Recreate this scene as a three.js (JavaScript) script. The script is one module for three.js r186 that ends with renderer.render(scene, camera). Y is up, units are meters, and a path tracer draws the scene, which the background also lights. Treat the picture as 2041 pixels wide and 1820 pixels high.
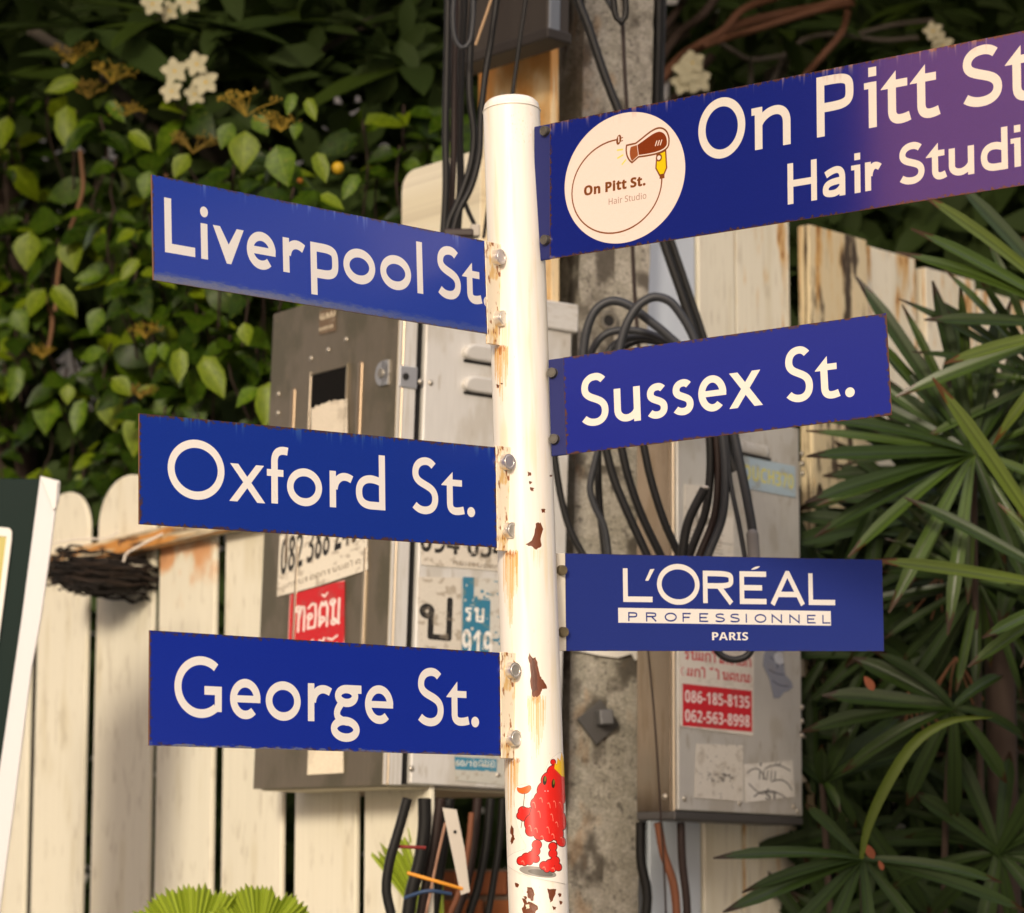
import * as THREE from 'three';
import { RoundedBoxGeometry } from 'three/addons/geometries/RoundedBoxGeometry.js';
import { mergeGeometries } from 'three/addons/utils/BufferGeometryUtils.js';

// ------------------------------------------------------------------ camera, sky, sun, exposure
const scene = new THREE.Scene();
const camera = new THREE.PerspectiveCamera(18, 1024 / 913, 0.1, 400);
const EYE = new THREE.Vector3(0, 1.55, 0);
camera.position.copy(EYE);
camera.rotation.set(THREE.MathUtils.degToRad(8.7), 0, 0);
camera.focus = 3.56;
camera.userData.fStop = 6.9;
camera.updateMatrixWorld(true);
const SKY = 1.02;
const sunDir = new THREE.Vector3(-0.27, 0.45, 0.85).normalize();
// hazy late-afternoon sky: pale overhead, warm haze low down, a broad glow round the sun
{
  const w = 512, h = 256, d = new Float32Array(w * h * 4), v = new THREE.Vector3();
  for (let j = 0; j < h; j++) for (let i = 0; i < w; i++) {
    const el = ((j + 0.5) / h - 0.5) * Math.PI, az = ((i + 0.5) / w - 0.5) * 2 * Math.PI; v.set(Math.cos(el) * Math.cos(az), Math.sin(el), Math.cos(el) * Math.sin(az));
    const up = Math.max(0, v.y), low = Math.exp(-up * 3.2), ang = Math.acos(Math.min(1, v.dot(sunDir))) * 180 / Math.PI, glow = Math.exp(-ang / 30), k = (j * w + i) * 4;
    d[k] = SKY * (0.56 + 0.66 * low + 2.0 * glow); d[k + 1] = SKY * (0.66 + 0.36 * low + 1.2 * glow); d[k + 2] = SKY * (0.86 - 0.06 * low + 0.6 * glow); d[k + 3] = 1;
  }
  const t = new THREE.DataTexture(d, w, h, THREE.RGBAFormat, THREE.FloatType); t.mapping = THREE.EquirectangularReflectionMapping; t.magFilter = THREE.LinearFilter; t.needsUpdate = true;
  scene.background = t; scene.environment = t;
}
const sun = new THREE.DirectionalLight(new THREE.Color(1, 0.87, 0.69), 2.2);
sun.position.copy(sunDir).multiplyScalar(30);
sun.castShadow = true;
sun.shadow.radius = 20;
sun.shadow.mapSize.set(2048, 2048);
Object.assign(sun.shadow.camera, { left: -8, right: 8, top: 8, bottom: -8, near: 1, far: 60 });
sun.target.position.set(0, 2, -4.5);
scene.add(sun, sun.target);
const EXPOSURE = 1.46;

// ------------------------------------------------------------------ helpers
let seed = 7;
const rnd = () => { seed = (seed + 0x6d2b79f5) | 0; let t = Math.imul(seed ^ (seed >>> 15), 1 | seed); t = (t + Math.imul(t ^ (t >>> 7), 61 | t)) ^ t; return ((t ^ (t >>> 14)) >>> 0) / 4294967296; };
const rr = (a, b) => a + (b - a) * rnd();
const D2R = Math.PI / 180;
const V = (x, y, z) => new THREE.Vector3(x, y, z);
// measured places: x, y on a 2041 x 1820 grid of the view, d metres along the view axis
const FPX = 910 / Math.tan(9 * D2R);
const dirAt = (x, y) => V((x - 1020.5) / FPX, -(y - 910) / FPX, -1).applyQuaternion(camera.quaternion);
const at = (x, y, d) => dirAt(x, y).multiplyScalar(d).add(EYE);
const pxSize = (d) => d / FPX;
function onPlane(x, y, p0, n) { const r = dirAt(x, y); return r.multiplyScalar(p0.clone().sub(EYE).dot(n) / r.dot(n)).add(EYE); }

const used = new Map();
function numbered(n) { const k = used.get(n) ?? 0; used.set(n, k + 1); return k ? n + '_' + String(k).padStart(3, '0') : n; }
function tag(o, label, category, group, kind) {
  if (label) o.userData.label = label;
  if (category) o.userData.category = category;
  if (group) o.userData.group = group;
  if (kind) o.userData.kind = kind;
  return o;
}
function thing(name, label, category, group) { const o = new THREE.Group(); o.name = numbered(name); tag(o, label, category, group); scene.add(o); return o; }
function part(name, geo, mat, parent, label) {
  const m = new THREE.Mesh(geo, mat); m.name = name; m.castShadow = m.receiveShadow = true;
  if (label) m.userData.label = label;
  parent.add(m); return m;
}
function single(name, geo, mat, label, category, group, kind) {
  const m = new THREE.Mesh(geo, mat); m.name = numbered(name); m.castShadow = m.receiveShadow = true; tag(m, label, category, group, kind); scene.add(m); return m;
}
const col = (r, g, b) => new THREE.Color().setRGB(r, g, b);
const std = (r, g, b, rough = 0.7, metal = 0, extra = {}) => new THREE.MeshStandardMaterial({ color: col(r, g, b), roughness: rough, metalness: metal, ...extra });
const box = (w, h, d, x = 0, y = 0, z = 0) => new THREE.BoxGeometry(w, h, d).translate(x, y, z);
const rbox = (w, h, d, r, x = 0, y = 0, z = 0) => new RoundedBoxGeometry(w, h, d, 2, r).translate(x, y, z);
function tube(pts, r, seg = 24, rad = 7) { return new THREE.TubeGeometry(new THREE.CatmullRomCurve3(pts), seg, r, rad, false); }
function canvas(w, h) { const c = document.createElement('canvas'); c.width = w; c.height = h; return [c, c.getContext('2d')]; }
function ctex(c, srgb = true) { const t = new THREE.CanvasTexture(c); if (srgb) t.colorSpace = THREE.SRGBColorSpace; t.anisotropy = 8; return t; }
// smooth value noise
const HASH = new Float32Array(4096); for (let i = 0; i < 4096; i++) HASH[i] = rnd();
const hsh = (x, y) => HASH[((x & 63) + ((y & 63) << 6)) & 4095];
function vn(x, y) { const x0 = Math.floor(x), y0 = Math.floor(y), fx = x - x0, fy = y - y0, u = fx * fx * (3 - 2 * fx), v = fy * fy * (3 - 2 * fy);
  return (hsh(x0, y0) * (1 - u) + hsh(x0 + 1, y0) * u) * (1 - v) + (hsh(x0, y0 + 1) * (1 - u) + hsh(x0 + 1, y0 + 1) * u) * v; }
const fbm = (x, y, o = 4) => { let s = 0, a = 0.5; for (let i = 0; i < o; i++) { s += a * vn(x, y); x = x * 2.03 + 17.1; y = y * 2.03 + 9.7; a *= 0.5; } return s / (1 - Math.pow(0.5, o)); };
// per-pixel edit of a canvas: f(u, v, rgb) -> rgb in 0..255
function perPixel(c, f) {
  const g = c.getContext('2d'), im = g.getImageData(0, 0, c.width, c.height), d = im.data, o = [0, 0, 0];
  for (let y = 0, i = 0; y < c.height; y++) for (let x = 0; x < c.width; x++, i += 4) { o[0] = d[i]; o[1] = d[i + 1]; o[2] = d[i + 2]; f(x, y, o); d[i] = o[0]; d[i + 1] = o[1]; d[i + 2] = o[2]; }
  g.putImageData(im, 0, 0);
}
const mixTo = (o, r, g, b, k) => { o[0] += (r - o[0]) * k; o[1] += (g - o[1]) * k; o[2] += (b - o[2]) * k; };
const clamp = (x, a = 0, b = 1) => Math.min(b, Math.max(a, x));
const sstep = (a, b, x) => { const t = clamp((x - a) / (b - a)); return t * t * (3 - 2 * t); };

// ------------------------------------------------------------------ lettering: each glyph is drawn from its measured extents (mm on the sign)
function glyphs(g, w) {
  const h = w / 2;
  const st = (f, lw = w) => { g.beginPath(); f(); g.lineWidth = lw; g.stroke(); };
  const poly = (...p) => { g.beginPath(); p.forEach(([x, y], i) => (i ? g.lineTo(x, y) : g.moveTo(x, y))); g.closePath(); g.fill(); };
  const dot = (x, y, r) => { g.beginPath(); g.arc(x, y, r, 0, 7); g.fill(); };
  const ell = (x0, x1, y0, y1, a = 0, b = Math.PI * 2, ccw = false) => g.ellipse((x0 + x1) / 2, (y0 + y1) / 2, (x1 - x0 - w) / 2, (y1 - y0 - w) / 2, 0, a, b, ccw);
  const S = (x0, x1, yc, yb) => st(() => {
    const X = (t) => x0 + h + t * (x1 - x0 - w), Y = (t) => yc + h + t * (yb - yc - w);
    g.moveTo(X(0.93), Y(0.09)); g.bezierCurveTo(X(0.8), Y(0.02), X(0.68), Y(0), X(0.55), Y(0)); g.bezierCurveTo(X(0.24), Y(0), X(0.01), Y(0.09), X(0.01), Y(0.25));
    g.bezierCurveTo(X(0.01), Y(0.53), X(1), Y(0.43), X(1), Y(0.75)); g.bezierCurveTo(X(1), Y(0.92), X(0.76), Y(1), X(0.46), Y(1)); g.bezierCurveTo(X(0.28), Y(1), X(0.1), Y(0.97), X(-0.05), Y(0.9));
  });
  return {
    dot, poly, st, S,
    L: (x0, x1, yc, yb) => st(() => { g.moveTo(x0 + h, yc); g.lineTo(x0 + h, yb - h); g.lineTo(x1, yb - h); }),
    bar: (x, y0, y1) => st(() => { g.moveTo(x, y0); g.lineTo(x, y1); }),
    v: (x0, x1, yx, yb) => { const m = (x0 + x1) / 2, a = w * 1.06; poly([x0, yx], [x0 + a, yx], [m, yb - w * 2.1], [x1 - a, yx], [x1, yx], [m + w * 0.33, yb], [m - w * 0.33, yb]); },
    x: (x0, x1, yx, yb) => { const a = w * 1.22; poly([x0 + 1.5, yx], [x0 + 1.5 + a, yx], [x1, yb], [x1 - a, yb]); poly([x1 - 1.5, yx], [x1 - 1.5 - a, yx], [x0, yb], [x0 + a, yb]); },
    e: (x0, x1, yx, yb) => { st(() => ell(x0, x1, yx, yb, 0.0, 0.82, true)); const cy = yx + (yb - yx) * 0.5; st(() => { g.moveTo(x0 + h, cy); g.lineTo(x1 - 0.3, cy); }, w * 0.82); },
    o: (x0, x1, y0, y1) => st(() => ell(x0, x1, y0, y1)),
    r: (x0, x1, yx, yb) => { st(() => { g.moveTo(x0 + h, yx); g.lineTo(x0 + h, yb); }); const H = yb - yx; st(() => { g.moveTo(x0 + w * 0.75, yx + H * 0.5); g.bezierCurveTo(x0 + w * 0.9, yx + H * 0.2, x0 + (x1 - x0) * 0.55, yx + h * 0.4, x1 - w * 0.25, yx + w * 0.95); }); },
    p: (x0, x1, yx, yb, yd) => { st(() => { g.moveTo(x0 + h, yx); g.lineTo(x0 + h, yd); }); bowlR(x0, x1, yx, yb); },
    d: (x0, x1, yc, yx, yb) => { st(() => { g.moveTo(x1 - h, yc); g.lineTo(x1 - h, yb); }); st(() => { g.moveTo(x1 - h, yb - h); g.lineTo(x0 + (x1 - x0) * 0.55, yb - h); g.bezierCurveTo(x0 + h * 1.6, yb - h, x0 + h, yb - (yb - yx) * 0.3, x0 + h, yx + (yb - yx) * 0.52); g.bezierCurveTo(x0 + h, yx + (yb - yx) * 0.15, x0 + (x1 - x0) * 0.5, yx + h * 0.6, x1 - h, yx + w * 1.1); }); },
    t: (x0, x1, xr, yt, yx, yb, xs) => { const bw = w * 0.85; poly([xs + w, yt], [xs + w, yx], [xr, yx], [xr, yx + bw], [x0, yx + bw], [x0, yx + bw - 1]); st(() => { g.moveTo(xs + h, yx + 1); g.lineTo(xs + h, yb - (yb - yx) * 0.33); g.bezierCurveTo(xs + h, yb - h * 1.1, xs + w * 1.2, yb - h * 0.6, x1, yb - w * 0.72); }); },
    f: (x0, x1, yc, yx, yb, xs, xb) => { st(() => { g.moveTo(x1, yc + h * 1.15); g.bezierCurveTo(xs + w, yc + h * 0.6, xs + h, yc + w, xs + h, yc + (yb - yc) * 0.27); g.lineTo(xs + h, yb); }); st(() => { g.moveTo(x0, yx + h * 0.8); g.lineTo(xb, yx + h * 0.8); }, w * 0.85); },
    G: (x0, x1, yc, yb) => { const W = x1 - x0, m = yc + (yb - yc) * 0.55; st(() => g.ellipse(x0 + W * 0.56, (yc + yb) / 2, W * 0.56 - h, (yb - yc - w) / 2, 0, -0.86, 0.86, true)); st(() => { g.moveTo(x1 - h, yb - h * 1.5); g.lineTo(x1 - h, m); g.lineTo(x0 + W * 0.63, m); }); },
    g: (x0, x1, xb0, xb1, yx, yb, yd) => { const ub = yb - (yb - yx) * 0.38; st(() => ell(xb0, xb1, yx, ub)); st(() => { g.moveTo((xb0 + xb1) / 2, yx + h); g.lineTo(x1, yx + h); });
      st(() => { g.moveTo(xb0 + w * 1.1, ub - w * 0.5); g.bezierCurveTo(xb0 - w * 0.2, ub + w * 0.7, xb0 + w * 0.1, ub + w * 1.6, xb0 + w * 2, ub + w * 1.75); }, w * 0.95); const y0 = ub + w * 1.15; g.beginPath(); g.ellipse((x0 + x1) / 2 - 2, (y0 + yd) / 2, (x1 - x0 - w) / 2 - 1.2, (yd - y0 - w) / 2, 0.05, 0, 7); g.lineWidth = w; g.stroke(); },
    u: (x0, x1, yx, yb) => { st(() => { g.moveTo(x0 + h, yx); g.lineTo(x0 + h, yb - (yb - yx) * 0.38); g.bezierCurveTo(x0 + h, yb - h * 0.9, x0 + w * 2.6, yb - h * 0.1, x1 - h, yb - w * 1.6); }); st(() => { g.moveTo(x1 - h, yx); g.lineTo(x1 - h, yb); }); },
    n: (x0, x1, yx, yb) => { st(() => { g.moveTo(x0 + h + 1, yx); g.lineTo(x0 + h + 1, yb); }); st(() => { g.moveTo(x0 + h + 1, yx + (yb - yx) * 0.42); g.bezierCurveTo(x0 + w * 1.3, yx + h * 0.7, x1 - h, yx - h * 0.2, x1 - h, yx + (yb - yx) * 0.45); g.lineTo(x1 - h, yb); }); poly([x0 - w * 0.35, yx], [x0 + w, yx], [x0 + w, yx + w * 0.8], [x0 - w * 0.35, yx + w * 0.8]); },
    P: (x0, x1, yc, yb) => { st(() => { g.moveTo(x0 + h, yc); g.lineTo(x0 + h, yb); }); const m = yc + (yb - yc) * 0.6; bowlR(x0, x1, yc, m); },
    H: (x0, x1, yc, yb) => { for (const x of [x0 + h, x1 - h]) st(() => { g.moveTo(x, yc); g.lineTo(x, yb); }); const m = (yc + yb) / 2; st(() => { g.moveTo(x0, m); g.lineTo(x1, m); }); },
    a: (x0, x1, yx, yb) => { const H = yb - yx; st(() => { g.moveTo(x0 + w * 0.5, yx + w * 0.95); g.bezierCurveTo(x0 + w * 2, yx + h * 0.4, x1 - h, yx - h * 0.1, x1 - h, yx + H * 0.38); g.lineTo(x1 - h, yb); }); st(() => { g.moveTo(x1 - h, yx + H * 0.47); g.bezierCurveTo(x0 + h, yx + H * 0.47, x0 + h, yx + H * 0.62, x0 + h, yb - H * 0.23); g.bezierCurveTo(x0 + h, yb - h, x0 + w * 1.4, yb - h, x0 + w * 1.7, yb - h); g.bezierCurveTo(x1 - w * 1.2, yb - h, x1 - h, yb - w * 1.2, x1 - h, yb - w * 1.5); }); },
    i: (x, yx, yb, yd, sq) => { st(() => { g.moveTo(x, yx); g.lineTo(x, yb); }); if (sq) { poly([x - h - w * 0.55, yx], [x, yx], [x, yx + w * 0.7], [x - h - w * 0.55, yx + w * 0.7]); g.fillRect(x - h, yd - h, w, w); } else dot(x, yd, w * 0.52); },
    E: (x0, x1, yc, yb) => { st(() => { g.moveTo(x1, yc + h); g.lineTo(x0 + h, yc + h); g.lineTo(x0 + h, yb - h); g.lineTo(x1, yb - h); }); st(() => { g.moveTo(x0, (yc + yb) / 2); g.lineTo(x1 - (x1 - x0) * 0.16, (yc + yb) / 2); }); },
    A: (x0, x1, yc, yb) => { const m = (x0 + x1) / 2; st(() => { g.moveTo(x0 + w * 0.55, yb); g.lineTo(m - w * 0.1, yc + w * 0.2); g.lineTo(m + w * 0.1, yc + w * 0.2); g.lineTo(x1 - w * 0.55, yb); }); const y = yb - (yb - yc) * 0.32; st(() => { g.moveTo(x0 + (x1 - x0) * 0.2, y); g.lineTo(x1 - (x1 - x0) * 0.2, y); }); },
    R: (x0, x1, yc, yb) => { st(() => { g.moveTo(x0 + h, yc); g.lineTo(x0 + h, yb); }); const m = yc + (yb - yc) * 0.55; bowlR(x0, x1 - 1, yc, m); st(() => { g.moveTo(x0 + (x1 - x0) * 0.5, m - h); g.lineTo(x1 - w * 0.6, yb); }); },
    F: (x0, x1, yc, yb) => { st(() => { g.moveTo(x1, yc + h); g.lineTo(x0 + h, yc + h); g.lineTo(x0 + h, yb); }); st(() => { g.moveTo(x0, (yc + yb) / 2); g.lineTo(x1 - w, (yc + yb) / 2); }); },
    N: (x0, x1, yc, yb) => st(() => { g.moveTo(x0 + h, yb); g.lineTo(x0 + h, yc + h); g.lineTo(x1 - h, yb - h); g.lineTo(x1 - h, yc); }),
  };
  function bowlR(x0, x1, y0, y1) { st(() => { const W = x1 - x0; g.moveTo(x0 + h, y0 + h); g.lineTo(x0 + W * 0.42, y0 + h); g.bezierCurveTo(x1 - h, y0 + h, x1 - h, y0 + (y1 - y0) * 0.25, x1 - h, (y0 + y1) / 2); g.bezierCurveTo(x1 - h, y1 - (y1 - y0) * 0.25, x1 - h * 1.2, y1 - h, x0 + W * 0.42, y1 - h); g.lineTo(x0 + h, y1 - h); }); }
}
// a sign face: blue enamel, lettering, worn edges with their own grain
const WHITE = '#e9e4dc';
function signFace(w, h, blue, draw, o = {}) {
  const cw = 2048, ch = Math.round(2048 * h / w), [c, g] = canvas(cw, ch), k = cw / w;
  g.fillStyle = blue; g.fillRect(0, 0, cw, ch);
  g.save(); g.scale(k, k); g.fillStyle = g.strokeStyle = o.white ?? WHITE; g.lineCap = 'butt'; g.lineJoin = 'miter'; g.miterLimit = 8;
  draw(g); g.lineCap = 'round'; for (let i = 0; i < 26; i++) { const x = rr(0, w), y = rr(0, h), a = rr(-0.5, 0.5) + (rnd() < 0.5 ? 1.57 : 0), l = rr(2, 14); g.globalAlpha = rr(0.04, 0.16); g.strokeStyle = rnd() < 0.6 ? '#8ea0d8' : '#0a0e30'; g.lineWidth = rr(0.15, 0.4); g.beginPath(); g.moveTo(x, y); g.lineTo(x + Math.cos(a) * l, y + Math.sin(a) * l); g.stroke(); } for (let i = 0; i < 160; i++) { g.globalAlpha = rr(0.05, 0.25); g.fillStyle = rnd() < 0.5 ? '#9a8f7a' : '#1c1a20'; g.fillRect(rr(0, w), rr(0, h), rr(0.2, 0.8), rr(0.2, 0.9)); } g.restore();
  const ew = o.edge ?? 1.6, sd = o.seed ?? 1;
  perPixel(c, (x, y, p) => {
    const u = x / k, v = y / k, n = vn(x * 0.9, y * 0.9) - 0.5;
    p[0] += n * 7; p[1] += n * 7; p[2] += n * 12;
    const e = Math.min(u, w - u, v, h - v), j = fbm(u * 0.25 + sd * 13, v * 0.25 + sd * 5, 4);
    if (e < ew * 4) { const t = sstep(0.25, 0.75, (1 - e / (ew * 3.2)) * 0.7 + (j - 0.5) * 1.3); mixTo(p, 88, 52, 34, t * (o.rust ?? 0.75)); }
    if (o.scuff && v > h - o.scuff * 2.4) { const t = sstep(h - o.scuff * 1.4, h - o.scuff * 0.4, v + (fbm(u * 0.1, v * 0.4 + sd, 4) - 0.5) * 8) * clamp(1.25 - u / w * 0.9); mixTo(p, 122, 124, 136, t * (0.6 + 0.4 * vn(u * 2, v * 2))); }
    if (o.scuffTop && v < 20) { const t = sstep(0.62, 0.8, fbm(u * 0.14 + sd, v * 0.012 + sd, 4)) * clamp(1 - v / (8 + 14 * vn(u * 0.3, sd))); mixTo(p, ...(o.streak ?? [110, 140, 190]), t * 0.55); }
    if (o.fade) o.fade(u, v, p);
  });
  return ctex(c);
}

// ------------------------------------------------------------------ ground and what stands behind
const groundMat = std(0.16, 0.15, 0.13, 0.95);
{ const g = new THREE.PlaneGeometry(160, 160, 1, 1).rotateX(-Math.PI / 2); single('ground', g, groundMat, 'grey paved ground under the fence and poles, below the picture', null, null, 'structure'); }

// ------------------------------------------------------------------ shared surfaces
// cream paint on boards: brush grain, grime and rust stains with their own outlines
function boardTex(rust, sd, o = {}) {
  const [c, g] = canvas(256, 1024); const b = o.base ?? [229, 223, 202]; g.fillStyle = `rgb(${b})`; g.fillRect(0, 0, 256, 1024);
  perPixel(c, (x, y, p) => {
    const grain = (fbm(x * 0.22 + sd * 31, y * 0.008 + sd, 4) - 0.5) * 0.4, blot = fbm(x * 0.02 + sd * 3, y * 0.012 + sd * 7, 4);
    p[0] += grain * 26; p[1] += grain * 26; p[2] += grain * 26;
    mixTo(p, 208, 198, 168, sstep(0.52, 0.78, blot) * 0.5);
    const dirt = sstep(0.6, 0.78, fbm(x * 0.07 + sd * 11, y * 0.05 + sd * 2, 5)); mixTo(p, 160, 148, 126, dirt * 0.25);
    if (rust) {
      const top = Math.exp(-y / (70 + 60 * rust)), run = fbm(x * 0.03 + sd * 5, y * 0.005 + sd * 9, 4), spot = fbm(x * 0.06 + sd, y * 0.06 + sd * 4, 5);
      const k = sstep(0.5, 0.74, run * 0.72 + top * 0.34 * rust + (spot - 0.5) * 0.4 + 0.06 * rust);
      mixTo(p, 192, 128, 44, k * 0.8 * (0.5 + 0.5 * spot)); mixTo(p, 110, 62, 26, sstep(0.66, 0.84, run * 0.72 + top * 0.3 * rust + (spot - 0.5) * 0.6 + 0.04 * rust) * 0.85);
      if (o.black) mixTo(p, 42, 32, 24, sstep(0.5, 0.66, fbm(x * 0.018 + 40, y * 0.01, 5) + (spot - 0.5) * 0.5 + o.black * 0.1) * 0.85);
    }
    if (o.stain) o.stain(x / 256, y / 1024, p);
  });
  return ctex(c);
}
const creamA = std(1, 1, 1, 0.6, 0, { map: boardTex(0, 1) }), creamB = std(1, 1, 1, 0.6, 0, { map: boardTex(0, 2) }), creamC = std(1, 1, 1, 0.6, 0, { map: boardTex(0.25, 3) });
const rustA = std(1, 1, 1, 0.65, 0, { map: boardTex(0.4, 4) }), rustB = std(1, 1, 1, 0.75, 0, { map: boardTex(0.6, 5, { black: 0.02, base: [214, 198, 160] }) }), rustC = std(1, 1, 1, 0.7, 0, { map: boardTex(0.5, 6) });
const [steelC, steelG] = canvas(512, 512); steelG.fillStyle = '#d2d0cb'; steelG.fillRect(0, 0, 512, 512);
perPixel(steelC, (x, y, p) => { const n = fbm(x * 0.9, y * 0.05, 2) - 0.5, b = fbm(x * 0.02 + 9, y * 0.02, 5); p[0] += n * 14; p[1] += n * 14; p[2] += n * 14; mixTo(p, 176, 168, 152, sstep(0.5, 0.75, b) * 0.4); mixTo(p, 150, 138, 118, sstep(0.66, 0.8, fbm(x * 0.06, y * 0.04 + 30, 5)) * 0.3); });
const steelTex = ctex(steelC);
const galv = std(1, 1, 1, 0.4, 0.1, { map: steelTex }), galvGrey = std(0.96, 0.95, 0.92, 0.36, 0.2, { map: steelTex });
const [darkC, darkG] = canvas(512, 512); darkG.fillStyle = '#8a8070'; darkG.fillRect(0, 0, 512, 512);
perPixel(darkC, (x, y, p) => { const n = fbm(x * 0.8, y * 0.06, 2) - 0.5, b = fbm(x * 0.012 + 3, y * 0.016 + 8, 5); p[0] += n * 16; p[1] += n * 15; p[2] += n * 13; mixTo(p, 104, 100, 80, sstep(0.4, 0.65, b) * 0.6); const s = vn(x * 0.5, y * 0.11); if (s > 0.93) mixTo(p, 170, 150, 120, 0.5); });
const bronze = std(1, 1, 1, 0.33, 0.6, { map: ctex(darkC) });  // brown tone stands in for dark surroundings mirrored in plain steel
const brightEdge = std(0.78, 0.66, 0.5, 0.3, 0.8), zinc = std(0.55, 0.56, 0.58, 0.4, 0.7), blackPit = std(0.012, 0.011, 0.01, 0.9), screwMat = std(0.6, 0.55, 0.46, 0.35, 0.85);
const paintWhite = std(0.82, 0.78, 0.7, 0.5);
const rustEdge = std(0.16, 0.075, 0.04, 0.8), backBlue = std(0.05, 0.06, 0.12, 0.6);

// ------------------------------------------------------------------ sign pole
const PT = at(1452 / 1.42430, 307 / 1.42430, 3.8506), PB = at(1530 / 1.42430, 2592 / 1.42430, 3.6367), PR = 0.038;
const AX = PT.clone().sub(PB).normalize();
const poleBase = PB.clone().addScaledVector(AX, -PB.y / AX.y), poleQ = new THREE.Quaternion().setFromUnitVectors(V(0, 1, 0), AX);
const poleH = PT.distanceTo(poleBase) + 0.012;
// where a view direction meets the tube: [angle round the tube from +x towards -z, height along it]
function onPole(x, y) {
  const q = poleQ.clone().invert(), o = EYE.clone().sub(poleBase).applyQuaternion(q), d = dirAt(x, y).applyQuaternion(q);
  const a = d.x * d.x + d.z * d.z, b = o.x * d.x + o.z * d.z, c = o.x * o.x + o.z * o.z - PR * PR, D = b * b - a * c;
  const t = (-b - Math.sqrt(Math.max(0, D))) / a, p = o.addScaledVector(d, t);
  return [Math.atan2(p.x, p.z), p.y];
}
{
  const V0 = 1.3, VH = poleH - V0, TW = 1024, TH = 2048, [c, g] = canvas(TW, TH);
  // canvas place of a measured point (texture u runs with the angle, the seam is at the back)
  const P = (x, y) => { const [a, h] = onPole(x, y); return [((a / (2 * Math.PI) + 1.5) % 1) * TW, (1 - (h - V0) / VH) * TH]; };
  g.fillStyle = '#ece5d8'; g.fillRect(0, 0, TW, TH);
  perPixel(c, (x, y, p) => { const n = fbm(x * 0.03, y * 0.006, 4) - 0.5; p[0] += n * 12; p[1] += n * 14; p[2] += n * 20; mixTo(p, 226, 210, 172, sstep(0.58, 0.8, fbm(x * 0.02 + 20, y * 0.004 + 5, 4)) * 0.5); });
  const [bc, bg] = canvas(1024, 2048); bg.fillStyle = '#fff'; bg.fillRect(0, 0, 1024, 2048);
  const blob = (pts, fill) => { bg.beginPath(); pts.forEach(([x, y], i) => { const q = P(x, y); i ? bg.lineTo(...q) : bg.moveTo(...q); }); bg.closePath(); bg.fillStyle = fill[1] < 'a' ? '#000' : '#fff'; bg.fill(); g.beginPath(); pts.forEach(([x, y], i) => { const q = P(x, y); i ? g.lineTo(...q) : g.moveTo(...q); }); g.closePath(); g.fillStyle = fill; g.fill(); };
  const jag = (pts, amt, n = 3) => { const o = []; pts.forEach((p, i) => { const q = pts[(i + 1) % pts.length]; for (let k = 0; k < n; k++) { const t = k / n; o.push([p[0] + (q[0] - p[0]) * t + rr(-amt, amt), p[1] + (q[1] - p[1]) * t + rr(-amt, amt)]); } }); return o; };
  const streak = (x, y, len, wid, rgb, a) => { for (let i = 0; i < 60; i++) { const dx = rr(-wid, wid), l = len * rr(0.25, 1) * (1 - Math.abs(dx) / wid * 0.5), [ax, ay] = P(x + dx, y + rr(-3, 8)), [bx, by] = P(x + dx + rr(-1, 1), y + l); g.strokeStyle = `rgba(${rgb},${a * rr(0.3, 1)})`; g.lineWidth = rr(1, 4); g.beginPath(); g.moveTo(ax, ay); g.lineTo(bx, by); g.stroke(); } };
  // rust runs under the sign tabs, then flaked patches
  streak(1000, 690, 130, 14, '205,130,26', 0.6); streak(998, 690, 22, 9, '150,62,14', 0.5); streak(1002, 640, 100, 14, '226,180,90', 0.14);
  streak(1018, 1098, 170, 15, '205,134,34', 0.6); streak(1018, 1098, 20, 10, '140,60,14', 0.45); streak(1018, 1512, 150, 16, '205,138,40', 0.6); streak(1022, 1512, 16, 14, '130,60,16', 0.45);
  streak(1070, 1388, 130, 18, '212,150,60', 0.45); streak(1070, 1090, 60, 12, '222,180,110', 0.14); streak(1068, 1385, 26, 9, '190,110,30', 0.35);
  const R1 = '#6b3414', R2 = '#54280f';
  blob(jag([[1069, 1043], [1078, 1042], [1083, 1055], [1078, 1075], [1080, 1090], [1070, 1095], [1058, 1088], [1048, 1086], [1060, 1078], [1066, 1062]], 1.2), R1);
  blob(jag([[1055, 1302], [1062, 1312], [1068, 1310], [1072, 1325], [1076, 1345], [1080, 1352], [1088, 1365], [1090, 1374], [1082, 1374], [1078, 1382], [1070, 1390], [1062, 1388], [1058, 1370], [1058, 1335], [1054, 1318]], 1.4), R1);
  blob(jag([[1060, 1310], [1066, 1318], [1070, 1345], [1072, 1375], [1062, 1380], [1059, 1340]], 1), R2);
  for (const [x, y, s] of [[1055, 945, 4], [1057, 962, 3], [1060, 975, 4], [1083, 1018, 4], [992, 770, 3], [1000, 765, 2], [1098, 948, 2], [1095, 742, 2], [1116, 1784, 3], [1118, 1800, 3], [1047, 1790, 3], [1105, 1810, 3], [1030, 1765, 4], [1100, 1775, 3]]) blob(jag([[x - s, y - s], [x + s, y - s * 0.6], [x + s * 0.7, y + s], [x - s * 0.5, y + s]], 1.2, 2), R1);
  blob(jag([[1019, 1645], [1024, 1652], [1023, 1664], [1026, 1672], [1020, 1684], [1017, 1678], [1020, 1668], [1016, 1658]], 0.8), R1);
  blob(jag([[1051, 1768], [1060, 1770], [1066, 1782], [1062, 1796], [1054, 1790], [1050, 1778]], 1.5), R1);
  blob(jag([[1040, 1790], [1052, 1800], [1060, 1798], [1072, 1808], [1068, 1822], [1058, 1830], [1046, 1826], [1040, 1812], [1046, 1802]], 2), R1); blob(jag([[1047, 1803], [1054, 1802], [1056, 1810], [1049, 1813]], 1), '#e8dcc4');
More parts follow.
